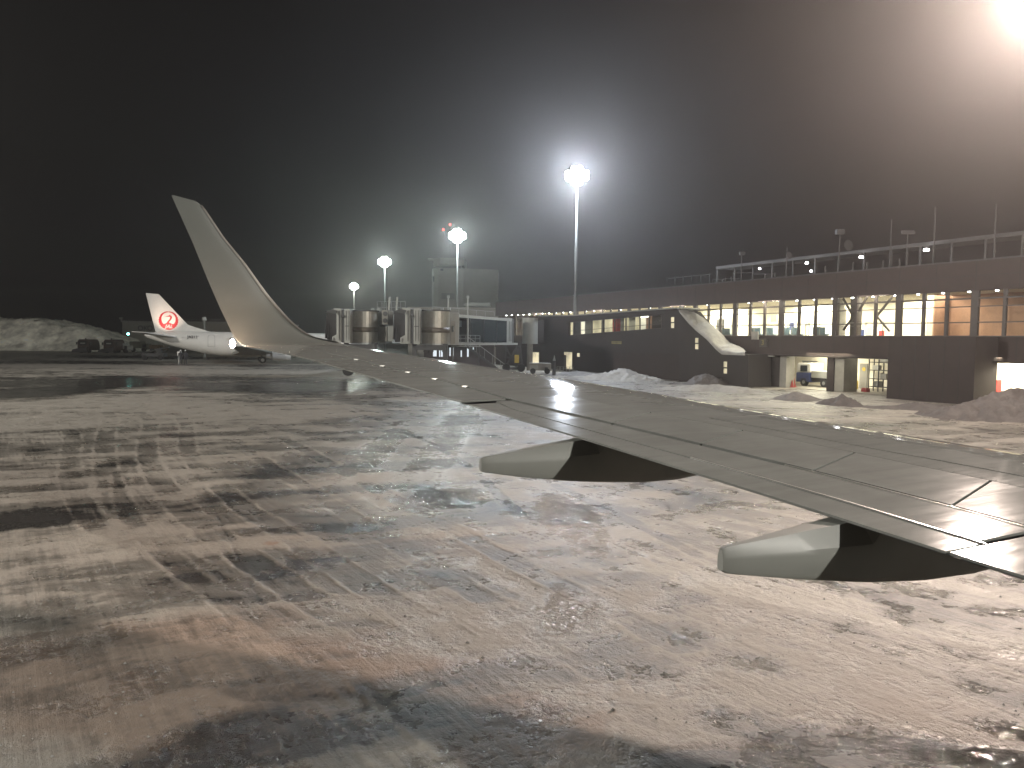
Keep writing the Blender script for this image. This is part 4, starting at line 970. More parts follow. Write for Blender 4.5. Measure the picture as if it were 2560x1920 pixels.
o, t = fthing('red_crate', 2164, 972, -1.6, 'red crate on the floor of the middle doorway', 'crate'); MB().fbox(ft(2171, -1.6), ft(2157, -1.6), -2.0, -1.6, .03, .28).build('crate_body', redp, o, bevel=.03); MB().fbox(ft(2170, -1.6), ft(2158, -1.6), -1.98, -1.62, .28, .33).build('crate_rim', redp, o)
o, t = fthing('red_locker', 2478, 980, -2.5, 'red locker against the wall of the brightest garage, behind the large snow pile', 'locker'); a, z0 = fp(2492, 972, -2.5); b, z1 = fp(2464, 948, -2.5)
MB().fbox(a, b, -3.0, -2.5, .03, z1).build('locker_body', redp, o, bevel=.02); MB().fbox(a+.1, b-.1, -2.5, -2.48, .2, z1-.1).build('locker_door', orange, o)
# --- signs on the facade
def fsign(name, x0, y0, x1, y1, n, m, txt, tm, label, size):
    a = fp(x0, y0, n); b = fp(x1, y1, n); o = base(name, FW((a[0]+b[0])/2, n, 0), label, 'sign')
    MB().fbox(b[0], a[0], n-.12, n, min(a[1], b[1]), max(a[1], b[1])).build('sign_box', m, o)
    MB().fbox((a[0]+b[0])/2-.1, (a[0]+b[0])/2+.1, .004, n-.12, (a[1]+b[1])/2-.1, (a[1]+b[1])/2+.1).build('bracket', frame, o)
    if txt: text(txt, 'sign_text', size, FW((a[0]+b[0])/2, n+.02, (a[1]+b[1])/2), tm, o, (-D2[0], -D2[1], 0), (0, 0, 1))
    return o
ysig = mat('dim_yellow_sign', (.20, .17, .05), .6)
fsign('gate_sign', 1898, 846, 1916, 868, .35, frame, '3', ysig, 'dark gate sign with a dull yellow figure 3 on the spandrel', .62)
o = fsign('camera_box', 1879, 829, 1894, 849, .6, conc, None, None, 'pale equipment box fixed below the sill beside the gate sign', 1)

roofm = mat('dull_roof_steel', (.05, .048, .046), .7, 0)
# ---- rooftop plant, canopy, poles
def roofz(x, y, n): return fp(x, y, n)[1]
can = base('roof_canopy', FW(60, -7, ZP), 'long thin canopy on posts set back on the terminal roof', 'canopy')
nC = -7; za = zf(2300, 616, nC)
tA, tB = ft(1785, nC), ft(2640, nC); MB().fbox(tB, tA, nC-2.5, nC, za, za+.28).build('canopy_roof', roofm, can)
for k in range(14):
    t = tB+(tA-tB)*k/13; MB().fbox(t-.07, t+.07, nC-.3, nC-.16, ZP-.3, za).build('canopy_post', roofm, can)
MB().fbox(tB, tA, -9.2, -9.0, ZP-.3, za-1.2).build('canopy_back_wall', brownd, can)
rg = 'lamps along the terminal roof'
for k, (x, y) in enumerate(((1899, 672), (2017, 658), (2153, 643), (2316, 625), (2028, 678))):
    t, z = fp(x, y, -6.5); o = base('roof_lamp', FW(t, -6.5, z), ['faint roof lamp farthest left under the canopy', 'second small roof lamp from the left, under the canopy', 'third roof lamp, bright, in the middle of the canopy',
        'brightest roof lamp, farthest right under the canopy', 'low roof lamp on the parapet below the second canopy lamp'][k], 'lamp', rg)
    q = FW(t, -6.5, z); s = .10+.035*k if k < 4 else .09
    MB().tube((q[0], q[1], z-.05), (q[0], q[1], z+.09), s, s*.8, 10).build('lens', spotl, o); MB().tube((q[0], q[1], z+.09), (q[0], q[1], z+.3), .05, .05, 6).build('housing', dsteel, o)
pg = 'poles and aerials on the terminal roof'
for k, (x, y0, y1, extra) in enumerate(((2229, 549, 666, ''), (2100, 577, 678, 'dish'), (2339, 518, 630, ''), (2491, 510, 642, ''), (1855, 635, 703, 'cap'), (1968, 619, 690, 'dish2'), (2270, 582, 624, 'tee'))):
    nn = -3.0; t, z1 = fp(x, y0, nn); o = base('roof_pole', FW(t, nn, ZP-.3), ['tallest slim roof pole right of the dish aerial', 'roof pole carrying a round dish and a small box', 'thin roof pole beside the brightest roof lamp', 'roof pole farthest right near the glare',
        'short roof pole with square cap at the left end of the canopy', 'roof pole with small ball aerial left of the dish', 'short roof pole with a T-shaped top'][k], 'pole', pg)
    q = FW(t, nn, 0); MB().tube((q[0], q[1], ZP-.3), (q[0], q[1], z1), .07, .045, 8).build('pole', roofm, o)
    if extra == 'dish':
        c = np.array((q[0], q[1], fp(x, 617, nn)[1]))+np.array([.35, -.3, 0]); MB().tube(c, c+np.array([.1, -.35, .05]), .12, .42, 20).build('dish', roofm, o); MB().box(q[0]-.3, q[0]+.3, q[1]-.2, q[1]+.2, z1-.3, z1+.1).build('box', roofm, o)
    if extra == 'dish2':
        c = np.array((q[0], q[1], fp(x, 641, nn)[1])); MB().tube(c, c+np.array([.1, -.3, .05]), .1, .3, 14).build('dish', roofm, o)
    if extra == 'cap': MB().box(q[0]-.22, q[0]+.22, q[1]-.2, q[1]+.2, z1-.1, z1+.2).build('cap', roofm, o)
    if extra == 'tee': MB().box(q[0]-.45, q[0]+.45, q[1]-.1, q[1]+.1, z1-.1, z1+.15).build('cross_piece', roofm, o)
rl = base('roof_railing', FW(80, -1.5, ZP-.3), 'pale pipe railing on the roof edge at the left of the canopy', 'railing'); nn = -1.6
ps = [(1782, 698, 709), (1806, 698, 707), (1814, 694, 705), (1829, 692, 704), (1882, 686, 699), (1913, 684, 697), (1938, 682, 694), (2064, 666, 682), (2134, 656, 672), (2168, 656, 676), (2209, 652, 668), (2250, 648, 667), (2334, 640, 655)]
for x, y0, y1 in ps:
    t, z = fp(x, y0, nn); MB().fbox(t-.05, t+.05, nn-.05, nn+.05, ZP-.3, z).build('post', roofm, rl)
for x0, x1, y in ((1815, 1850, 697), (1782, 1812, 698), (1885, 1938, 685), (1833, 1880, 682)):
    a = fp(x0, y, nn); b = fp(x1, y, nn); MB().bar(FW(a[0], nn, a[1]), FW(b[0], nn, b[1]), .06, .06).build('rail', roofm, rl)
sgn = base('roof_sign_frame', FW(ft(1725, -4), -4, ZP-.3), 'barely visible unlit lattice frame for roof letters left of the canopy', 'sign frame')
for k in range(6):
    t = ft(1770, -4)+k*1.35; MB().fbox(t-.03, t+.03, -4.05, -4, ZP-.3, ZP+1.5).build('upright', dsteel, sgn)
for z in (ZP+.5, ZP+1.4): MB().fbox(ft(1770, -4)-.2, ft(1770, -4)+7, -4.12, -4.06, z, z+.05).build('rail', dsteel, sgn)

# ------------------------------------------------------------ ramped corridor in front of the facade
cn = 2.6
cor = base('ramped_corridor', FW(92, cn, 0), 'dark enclosed boarding corridor with a slanting strip of lit windows, along the terminal front', 'corridor')
def cpt(x, y, n=cn): t, z = fp(x, y, n); return t, z
def cpoly(pts, n0, n1, name, m):
    P = [fp(x, y, n0) for x, y in pts]; n = len(P); mb = MB()
    mb.add([FW(t, n0, max(z, 0)) for t, z in P]+[FW(t, n1, max(z, 0)) for t, z in P], [tuple(range(n-1, -1, -1)), tuple(range(n, 2*n))]+[(i, (i+1) % n, n+(i+1) % n, n+i) for i in range(n)])
    o = mb.build(name, m, cor); hull_fix(o); return o
cdark = mat('corridor_dark_cladding', (.020, .015, .015), .7, 0, .15, .8, .1, 8)
cpoly([(1342, 791), (1434, 790), (1697, 771.6), (1697, 786), (1655, 786), (1422, 806), (1342, 808)], cn, cn-.25, 'upper_cladding', cdark)
cpoly([(1342, 808), (1422, 806), (1422, 839), (1342, 841)], cn, cn-.25, 'end_cladding', cdark)
cpoly([(1655, 786), (1697, 786), (1697, 819), (1655, 821)], cn, cn-.25, 'end_cladding', cdark)
cpoly([(1342, 841), (1422, 839), (1655, 821), (1697, 819), (1697, 884), (1342, 876)], cn, cn-.25, 'lower_cladding', cdark)
# recessed ground level below the corridor
cpoly([(1342, 876), (1697, 884), (1697, 965), (1342, 915)], cn-.6, cn-.7, 'ground_level_wall', brownd)
P = [(1342, 791), (1434, 790), (1697, 771.6)]
mb = MB()
for (a, b) in zip(P[:-1], P[1:]):
    p = fp(*a, cn); q = fp(*b, cn); mb.hexa([FW(p[0], cn+.15, p[1]), FW(q[0], cn+.15, q[1]), FW(q[0], .15, q[1]), FW(p[0], .15, p[1])], [FW(p[0], cn+.15, p[1]+.12), FW(q[0], cn+.15, q[1]+.12), FW(q[0], .15, q[1]+.12), FW(p[0], .15, p[1]+.12)])
mb.build('roof', steel, cor)
# window strip: frames and lit panes
xs = [1422, 1434, 1451, 1480, 1508, 1537, 1565, 1600, 1623, 1655]
roomm = [litw, jbpan, litw, litw, litw, lithot, litw, litw, tan_, tan_]
def yw(x): f = (x-1422)/233; return 806-20*f, 839-18*f
for i in range(len(xs)-1):
    a, b = xs[i], xs[i+1]; ya, za_ = yw(a); yb, zb_ = yw(b); n0 = cn-.18
    A = fp(a, ya, n0); A2 = fp(a, za_, n0); B = fp(b, yb, n0); B2 = fp(b, zb_, n0)
    f = MB(); g = .055
    for (p, q) in ((A, A2), (B, B2)): f.bar(FW(p[0], n0, p[1]), FW(q[0], n0, q[1]), .12, .12)
    f.bar(FW(A[0], n0, A[1]), FW(B[0], n0, B[1]), .1, .08); f.bar(FW(A2[0], n0, A2[1]), FW(B2[0], n0, B2[1]), .1, .1)
    m1_ = ((A[0]), A2[1]+(A[1]-A2[1])*.33); m2_ = (B[0], B2[1]+(B[1]-B2[1])*.33); f.bar(FW(m1_[0], n0, m1_[1]), FW(m2_[0], n0, m2_[1]), .05, .04)
    fr = f.build('window', frame, cor)
    p_ = MB().add([FW(A[0], n0-.03, A[1]), FW(B[0], n0-.03, B[1]), FW(B2[0], n0-.03, B2[1]), FW(A2[0], n0-.03, A2[1]), FW(A[0], n0-.04, A[1]), FW(B[0], n0-.04, B[1]), FW(B2[0], n0-.04, B2[1]), FW(A2[0], n0-.04, A2[1])], [(0, 1, 2, 3), (7, 6, 5, 4)]).build('pane', pglass, fr)
# inside of the corridor: far wall seen through the windows, with posters and doors
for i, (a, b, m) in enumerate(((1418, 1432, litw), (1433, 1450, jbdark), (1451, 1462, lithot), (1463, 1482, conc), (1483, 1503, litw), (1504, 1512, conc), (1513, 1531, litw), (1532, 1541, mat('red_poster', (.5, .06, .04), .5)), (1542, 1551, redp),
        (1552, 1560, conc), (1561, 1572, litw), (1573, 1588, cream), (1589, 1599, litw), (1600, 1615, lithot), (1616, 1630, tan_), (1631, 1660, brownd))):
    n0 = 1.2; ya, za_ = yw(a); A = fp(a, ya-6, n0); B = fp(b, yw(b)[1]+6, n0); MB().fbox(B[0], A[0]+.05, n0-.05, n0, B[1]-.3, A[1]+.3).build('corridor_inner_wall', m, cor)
p = fp(1610, 792, 2.0); MB().fbox(p[0]-.6, p[0]+.6, 1.9, 2.0, p[1]-.05, p[1]+.06).build('ceiling_tube', tube, cor)
# slanting stair enclosure with snow on its roof
stp = [(1697, 777), (1718, 803), (1737, 822), (1765, 845), (1790, 872), (1804, 884), (1862, 886), (1870, 886), (1870, 968), (1697, 968)]
o = cpoly(stp, cn, .1, 'stair_enclosure', cdark)
top_ = [(1700, 770), (1735, 778), (1757, 798), (1801, 836), (1826, 863), (1852, 869), (1866, 884)]
lowl = [(1697, 777), (1718, 803), (1737, 822), (1765, 845), (1790, 872), (1804, 883), (1862, 885)]
# snow slab, thick and lumpy, lying on the slope
R = []
NR = 40
for i in range(NR+1):
    f = i/NR; a = np.array([np.interp(f, np.linspace(0, 1, 7), [q[k] for q in top_]) for k in (0, 1)]); b = np.array([np.interp(f, np.linspace(0, 1, 7), [q[k] for q in lowl]) for k in (0, 1)])
    A = fp(a[0], a[1], .4); B = fp(b[0], b[1], cn+.25); r = []
    for j in range(9):
        g = j/8; p = np.array(FW(A[0], .4, A[1]))*(1-g)+np.array(FW(B[0], cn+.25, B[1]))*g
        nn_ = float(fbm(np.array([i*.35]), np.array([g*3.]), 4, 91)[0])-.5; r.append(tuple(p+np.array([0, 0, .28*sin(pi*min(max(g, .05), .97))**.5+nn_*.35])))
    r.append(FW(B[0], cn+.2, B[1]-.12)); R.append(r)
o = MB().grid(R).build('roof_snow', snw, None, True)
if sum(p.normal.z for p in o.data.polygons) < 0: o.data.flip_normals()
tag(o, 'thick slab of snow lying on the slanting stair roof', 'snow')
for x0, x1, y0, y1 in ((1678, 1685, 793, 805), (1678, 1685, 808, 820), (1738.5, 1745.5, 845, 857), (1738.5, 1745.5, 860, 873), (1809.5, 1817, 904, 918), (1809.5, 1817, 921, 934)):
    a = fp(x0, y0, cn+.02); b = fp(x1, y1, cn+.02); f = MB().fbox(b[0]-.06, a[0]+.06, cn-.02, cn+.015, b[1]-.06, a[1]+.06).build('window', frame, cor)
    MB().fbox(b[0], a[0], cn+.016, cn+.03, b[1], a[1]).build('pane', litw, f)
# lit openings below the corridor
for x0, x1, y0, y1 in ((1321, 1347, 880, 904), (1411, 1430, 880, 908)):
    n0 = cn-.58; a = fp(x0, y0, n0); b = fp(x1, y1, n0); f = MB().fbox(b[0]-.12, a[0]+.12, n0-.1, n0, 0, a[1]+.12).build('doorway', frame, cor)
    MB().fbox(b[0], a[0], n0+.004, n0+.02, 0.3, a[1]).build('lit_opening', litw, f); MB().fbox(a[0]-.5, a[0]-.05, n0+.02, n0+.05, .3, b[1]+.9).build('door_leaf', frame, f)
a = fp(1445, 885, cn); b = fp(1448, 892, cn); MB().fbox(b[0]-.1, a[0]+.1, cn+.003, cn+.06, b[1], a[1]+.1).build('wall_lamp', litw, cor)
a = fp(1530, 853, cn); b = fp(1554, 860, cn)
sg2 = base('yellow_sign', FW(a[0], cn, 0), 'small dull yellow sign board on the dark corridor wall', 'sign'); MB().fbox(b[0], a[0], cn+.005, cn+.06, b[1], a[1]).build('sign_board', ysig, sg2)
for k in range(7): q = b[0]+(a[0]-b[0])*(k+.7)/8; MB().fbox(q-.05, q+.05, cn+.062, cn+.07, b[1]+.08, a[1]-.06).build('sign_mark', frame, sg2)

# ------------------------------------------------------------ things standing before the corridor
def gthing(name, x, y, label, cat, group=None): X, Y = gpt(x, y); return base(name, (X, Y, 0), label, cat, group), X, Y
o, X, Y = gthing('red_cabinet', 1454, 923, 'red metal cabinet standing beside the bright snow pile', 'cabinet'); s = Y/FPX
MB().box(X-11*s, X+11*s, Y, Y+.9, .1, 32*s+.1).build('cabinet_body', redp, o, bevel=.04); MB().box(X-9*s, X-.4*s, Y-.03, Y, .25, 30*s).build('door', redp, o); MB().box(X+.4*s, X+9*s, Y-.03, Y, .25, 30*s).build('door', redp, o)
MB().box(X-11.5*s, X+11.5*s, Y-.05, Y+.95, 32*s+.1, 32*s+.2).build('lid', orange, o)
o, X, Y = gthing('ground_cart', 1350, 935, 'grey ground power cart parked below the corridor end', 'cart'); s = Y/FPX
MB().box(X-28*s, X+28*s, Y, Y+1.6, .35, 27*s).build('body', conc, o, bevel=.06); MB().box(X-26*s, X-5*s, Y-.02, Y, .5, 22*s).build('panel', jbpan, o); MB().box(X+12*s, X+20*s, Y-.03, Y, 12*s, 17*s).build('vent', dsteel, o)
for q in (-18, 18): MB().tube((X+q*s, Y+.1, .3), (X+q*s, Y-.1, .3), .3, .3, 14).build('wheel', rubber, o)
o, X, Y = gthing('marker_post', 1385, 938, 'dark pointed marker post right of the grey cart', 'post'); s = Y/FPX
MB().tube((X, Y, 0), (X, Y, 36*s), .18, .16, 12).build('post_body', dsteel, o); MB().tube((X, Y, 36*s), (X, Y, 50*s), .16, .02, 12).build('post_tip', steel, o)
o, X, Y = gthing('leaning_post', 1435, 924, 'slim pale post beside the lit doorway, left of the red cabinet', 'post'); s = Y/FPX
MB().tube((X, Y, 0), (X+.12, Y, 50*s), .10, .09, 8).build('post_body', jbpan, o); MB().box(X-.25, X+.25, Y-.25, Y+.25, 0, .12).build('foot', conc, o)
o, X, Y = gthing('barrier_fence', 1412, 930, 'low wire barrier fence between the marker post and the pale post', 'fence'); s = Y/FPX
for k in range(6): MB().tube((X-20*s+k*8*s, Y, 0), (X-20*s+k*8*s, Y, 13*s), .03).build('post', steel, o)
for z in (5, 9, 13): MB().bar((X-20*s, Y, z*s), (X+20*s, Y, z*s), .03, .03).build('rail', steel, o)

# ------------------------------------------------------------ jet bridges
def slabw(pts, z0, z1, name, m, parent, bevel=0): return hull_fix(MB().prism(pts, z0, z1).build(name, m, parent, bevel=bevel))
def jetbridge(x0, sc, Y0, label, full):
    # x columns measured on the nearer bridge, shifted for the farther
    def XX(x, Y): return px(x0+(x-983)*sc, Y)
    o = base('jet_bridge', (XX(1085, Y0+2), Y0+2, 0), label, 'jet bridge', 'jet bridges at the stand')
    zb, zt = 3.15, 6.2
    d = 2.6
    # bellows, deep black folds
    for k in range(5):
        a = XX(983+k*6.5, Y0); mb = MB(); mb.extr([(a, Y0-.3+.1*k, zb+.35*(k < 4)), (a+.10, Y0-.3+.1*k, zb+.35), (a+.18, Y0+.1, zt-.35+.07*k), (a+.06, Y0+.1, zt-.35+.07*k)], (0, d, 0)); hull_fix(mb.build('bellows_fold', bellow, o))
    mb = MB(); mb.extr([(XX(984, Y0)+.1, Y0, zb+.1), (XX(1014, Y0), Y0, zb+.2), (XX(1014, Y0), Y0, zt-.4), (XX(984, Y0)+.1, Y0, zt-.25)], (0, d-.1, 0)); hull_fix(mb.build('bellows', bellow, o))
    mb = MB(); mb.extr([(XX(984, Y0), Y0-.35, zt-.22), (XX(1004, Y0), Y0-.35, zt), (XX(1016, Y0), Y0-.35, zt-.1), (XX(1012, Y0), Y0-.35, zt-.42)], (0, d+.4, 0)); hull_fix(mb.build('canopy_hood', jbdark, o))
    # cab side: stepped pale panels with dark joint
    mb = MB(); mb.extr([(XX(1001, Y0), Y0-.1, zb-.05), (XX(1026, Y0), Y0-.1, zb-.02), (XX(1026, Y0), Y0-.1, zt+.1), (XX(1004, Y0), Y0-.1, zt+.15), (XX(1013, Y0), Y0-.1, zt-.5), (XX(1013, Y0), Y0-.1, zb+.75), (XX(1001, Y0), Y0-.1, zb+.5)], (0, d, 0)); hull_fix(mb.build('cab_side_panel', jbpan, o, bevel=.03))
    mb = MB(); mb.box(XX(1026.5, Y0), XX(1034, Y0), Y0-.02, Y0+d, zb, zt); mb.build('cab_joint', jbdark, o)
    hull_fix(MB().box(XX(1034.5, Y0), XX(1050, Y0), Y0-.15, Y0+d, zb-.05, zt+.08).build('cab_side_panel', jbpan, o, bevel=.03))
    c = (XX(1088, Y0+1.9), Y0+1.9); r = abs(XX(1122, Y0+1.9)-XX(1051, Y0+1.9))/2
    mb = MB(); N_ = 64
    ringp = lambda rr, z: [(c[0]+rr*(1+.006*(i % 2))*cos(2*pi*i/N_), c[1]+rr*(1+.006*(i % 2))*sin(2*pi*i/N_), z) for i in range(N_)]
    dr = MB().loft([ringp(r, zb+.02), ringp(r, zt-.1)]).build('cab_drum', jbmet, o); hull_fix(dr)
    MB().loft([ringp(r+.05, zb+1.0), ringp(r+.05, zb+1.45)]).build('drum_band', mat('dull_brown_band', (.12, .10, .075), .5), dr, True)
    MB().loft([ringp(r+.08, zt-.1), ringp(r+.08, zt+.02)]).build('drum_roof', jbdark, o); MB().loft([ringp(r+.05, zb-.12), ringp(r+.05, zb+.02)]).build('drum_floor', steel, o)
    # vestibule with service door
    Ya = Y0+2.3
    v = hull_fix(MB().prism([(XX(1119, Ya), Ya), (XX(1148, Ya+1), Ya+.6), (XX(1148, Ya+3), Ya+3), (XX(1119, Ya), Ya+3)], zb-.1, zt-.15).build('vestibule', jbpan, o, bevel=.03))
    a, b = XX(1126, Ya), XX(1138, Ya+.4); D = MB(); D.hexa([(a, Ya+.06, zb), (b, Ya+.38, zb), (b, Ya+.44, zb), (a, Ya+.12, zb)], [(a, Ya+.06, zb+2.1), (b, Ya+.38, zb+2.1), (b, Ya+.44, zb+2.1), (a, Ya+.12, zb+2.1)]); dd = D.build('service_door', conc, v); hull_fix(dd)
    MB().hexa([(a+.14, Ya+.06, zb+1.1), (b-.14, Ya+.26, zb+1.1), (b-.14, Ya+.3, zb+1.1), (a+.14, Ya+.1, zb+1.1)], [(a+.14, Ya+.06, zb+1.65), (b-.14, Ya+.26, zb+1.65), (b-.14, Ya+.3, zb+1.65), (a+.14, Ya+.1, zb+1.65)]).build('door_glass', glassd, dd)
    for q in (1005.5, 1020, 1039, 1046):
        MB().box(XX(q, Y0), XX(q, Y0)+.035, Y0-.19, Y0-.1, zb+.2 if q > 1010 else zb+.1, zt-.1 if q > 1015 else zb+.45).build('panel_seam', jbdark, o)
    MB().box(XX(1036, Y0), XX(1048, Y0), Y0-.18, Y0-.155, zb+1.5, zb+1.56).build('panel_seam', jbdark, o)
    for k in range(5): MB().tube((XX(1060+k*11, Y0), Y0+.9, zb-.12), (XX(1056+k*12, Y0), Y0+1.0, zb-.75-.12*(k % 2)), .035).build('hanging_hose', rubber, o)
    MB().tube((XX(1030, Y0), Y0-.3, zt-.6), (XX(1030, Y0), Y0-.12, zt-.6), .14, .14, 10).build('round_fitting', jbdark, o)
    # lifting columns and wheel bogie
    for q in (1034, 1112):
        MB().box(XX(q, Y0)-.2, XX(q, Y0)+.2, Y0+.6, Y0+1.0, .6, zb).build('lift_column', jbdark, o)
    MB().box(XX(1036, Y0), XX(1112, Y0), Y0+.5, Y0+1.1, zb-.6, zb-.15).build('under_frame', jbdark, o)
    for q in (1040, 1106): MB().tube((XX(q, Y0), Y0+.4, .5), (XX(q, Y0), Y0+1.1, .5), .5, .5, 16).build('drive_wheel', rubber, o)
    # air conditioning box on top
    for q in (1100, 1118): MB().box(XX(q, Y0)-.12, XX(q, Y0)+.12, Y0+1.5, Y0+2.2, zt+.02, zt+.25).build('roof_vent', steel, o)
    return o, XX, zb, zt
jb, XX, zb, zt = jetbridge(983, 1, 69, 'nearer jet bridge with glass-sided tunnel and outside stairs', True)
# glazed tunnel of the nearer bridge
A = np.array([px(1168, 75.5), 75.5]); B = np.array([px(1269, 86), 86.]); dv = (B-A)/np.linalg.norm(B-A); nv = np.array([dv[1], -dv[0]]); nv = nv if nv[1] < 0 else -nv
Lt = np.linalg.norm(B-A)
def TP(a, b, z): q = A+dv*a+nv*b; return (q[0], q[1], z)
z0, z1 = 3.0, 5.95
MB().fbox(-3.4, Lt, -2.6, 0, z1-.28, z1, TP).build('tunnel_roof', jbpan, jb); MB().fbox(-3.4, Lt+3, -2.6, .12, z0, z0+.25, TP).build('tunnel_floor', jbpan, jb)
MB().fbox(-3.4, Lt, -2.6, -2.5, z0+.25, z1-.28, TP).build('tunnel_far_wall', jbdark, jb)
for k, a in enumerate((0, .6, 4.2, 7.8, Lt-.3)):
    wd = .28 if k in (0, 4) else .05
    MB().fbox(a, a+wd, -.05, .04, z0+.25, z1-.28, TP).build('tunnel_post', jbpan if k in (0, 4) else frame, jb)
for a, b in ((.3, .6), (.65, 4.2), (4.25, 7.8), (7.85, Lt-.3)): MB().fbox(a, b, -.03, 0, z0+.3, z1-.3, TP).build('tunnel_glass', glassd, jb)
p = TP(3.2, -2.4, 0); MB().fbox(2.2, 4.0, -2.45, -2.4, z1-1.1, z1-.45, TP).build('tunnel_poster', mat('dim_lit_poster', (.3, .36, .38), .4), jb)
C2 = np.array([px(1284, 88), 88.]); 
MB().fbox(Lt, Lt+1.3, -2.6, .05, z0+.1, z1+.05, TP).build('tunnel_collar', jbpan, jb, bevel=.04)
for a in (.25, .8): MB().fbox(Lt+a, Lt+a+.16, .05, .08, z0+.4, z1-.3, TP).build('collar_slot', jbdark, jb)
MB().fbox(Lt+1.3, Lt+2.3, -2.4, -.1, z0+.1, z1, TP).build('tunnel_joint', jbdark, jb)
cr = (px(1325, 90.5), 90.5); rr = .9
dr = hull_fix(MB().prism([(cr[0]+rr*cos(2*pi*i/24), cr[1]+rr*1.4*sin(2*pi*i/24)) for i in range(24)], 3.15, 6.15).build('rotunda', jbpan, jb, True)); smooth_by_angle(dr, 30)
MB().prism([(cr[0]+(rr+.12)*cos(2*pi*i/24), cr[1]+(rr*1.4+.1)*sin(2*pi*i/24)) for i in range(24)], 6.15, 6.35).build('rotunda_roof', orange, jb)
MB().tube((cr[0], cr[1], 0), (cr[0], cr[1], 3.15), .35, .35, 14).build('rotunda_column', conc, jb)
MB().box(px(1342, 91.5), px(1358, 92.5), 91, 94.5, 3.2, 6.0).build('link_box', cdark, jb)
# drive column lattice under the tunnel end
yy = 86.5; xl, xr = px(1262, yy), px(1308, yy)
for a, b in (((xl, .3), (xr-.6, 3.0)), ((xr-.6, .3), (xl, 3.0)), ((xl, .3), (xl+.2, 3.0)), ((xr, .3), (xr-.3, 3.0)), ((xl, 1.6), (xr-.3, 1.6))): MB().bar((a[0], yy, a[1]), (b[0], yy, b[1]), .16, .16).build('support_brace', jbdark, jb)
MB().box(xl, xr, yy-.4, yy+.4, .25, .5).build('bogie_beam', jbdark, jb)
for q in (xl+.2, xr-.2): MB().tube((q, yy-.5, .45), (q, yy+.4, .45), .45, .45, 14).build('drive_wheel', rubber, jb)
MB().box(px(1287, yy), px(1298, yy), yy-.3, yy, 1.0, 1.9).build('warning_panel', yel, jb)
# outside stairs and landing
st = base('service_stairs', (px(1160, 76), 75, 0), 'steel service stairs leading down from the nearer jet bridge', 'stairs')
ys = 74.6; x0_, z0_ = px(1168, ys), 2.85; x1_, z1_ = px(1262, ys), .2
for dy in (0, .9): MB().bar((x0_, ys+dy, z0_), (x1_, ys+dy, z1_), .06, .22).build('stringer', jbdark, st); MB().bar((x0_, ys+dy, z0_+1), (x1_, ys+dy, z1_+1), .04, .04).build('handrail', steel, st)
for k in range(14):
    f = (k+.5)/14; q = (x0_+(x1_-x0_)*f, z0_+(z1_-z0_)*f); MB().box(q[0]-.12, q[0]+.12, ys+.03, ys+.87, q[1]+.02, q[1]+.05).build('tread', steel, st)
    if k % 3 == 0: MB().bar((q[0], ys, q[1]), (q[0], ys, q[1]+1), .03, .03).build('baluster', steel, st)
ld = MB(); xa, xb = px(1128, ys), px(1200, ys)
MB().box(xa, xb, ys, ys+1, 2.85, 2.93).build('landing', steel, st)
for q in np.linspace(xa, xb, 7): MB().bar((q, ys, 2.9), (q, ys, 3.95), .035, .035).build('baluster', steel, st)
for z in (3.3, 3.65, 3.97): MB().bar((xa, ys, z), (xb, ys, z), .035, .035).build('handrail', steel, st)
for q in (xa+.1, xb-.1): MB().tube((q, ys+.5, 0), (q, ys+.5, 2.85), .07).build('stair_leg', jbdark, st)
jb2, XX2, zb2, zt2 = jetbridge(814, .93, 72, 'farther jet bridge with a rusty patch on its drum, docked left of the first', False)
hull_fix(MB().prism([(px(943, 75), 75), (px(980, 76), 76), (px(1100, 98), 98), (px(1085, 100), 100)], 3.1, 6.0).build('tunnel', jbpan, jb2))
MB().box(px(938, 73.5), px(966, 73.5), 73.8, 74.6, 3.3, 4.7).build('equipment_cabinet', conc, jb2, bevel=.03)
fb = MB().box(px(955, 73.3), px(970, 73.3), 73.2, 73.7, 4.9, 6.25).build('fan_housing', conc, jb2)
for z in (5.25, 5.9): MB().tube((px(962.5, 73.1), 73.18, z), (px(962.5, 73.1), 73.14, z), .22, .22, 14).build('fan', jbdark, fb)
hull_fix(MB().prism([(px(969, 73.6), 73.6), (px(983, 73.6), 73.6), (px(983, 75), 75), (px(969, 75), 75)], 3.3, 6.2).build('cab_panel', jbpan, jb2))
rg_ = MB()
for k, (x, y0, y1) in enumerate(((971, 745, 799), (990, 742, 775))):
    for j in range(5): q = px(x+j*.6, 75); MB().box(q-.09, q+.09, 75, 75.2, 6.0+j*.32, 6.0+j*.32+.30).build('cable_chain', jbpan, jb2)
rw = base('bridge_railing', (px(980, 78), 78, 6.2), 'roof walkway railing on top of the farther jet bridge', 'railing')
for q in np.linspace(943, 1013, 7): MB().bar((px(q, 78), 78, 6.1), (px(q, 78), 78, 7.3), .05, .05).build('post', steel, rw)
for z in (6.7, 7.3): MB().bar((px(943, 78), 78, z), (px(1013, 78), 78, z), .05, .05).build('rail', steel, rw)
rw2 = base('bridge_railing', (px(1150, 80), 80, 6.2), 'roof walkway railing running above the glass tunnel', 'railing')
for q in np.linspace(1080, 1235, 8): MB().bar((px(q, 80), 80, 6.0), (px(q, 80), 80, 6.9-.003*(q-1080)), .04, .04).build('post', steel, rw2)
MB().bar((px(1080, 80), 80, 6.95), (px(1235, 80), 80, 6.45), .04, .04).build('rail', steel, rw2)
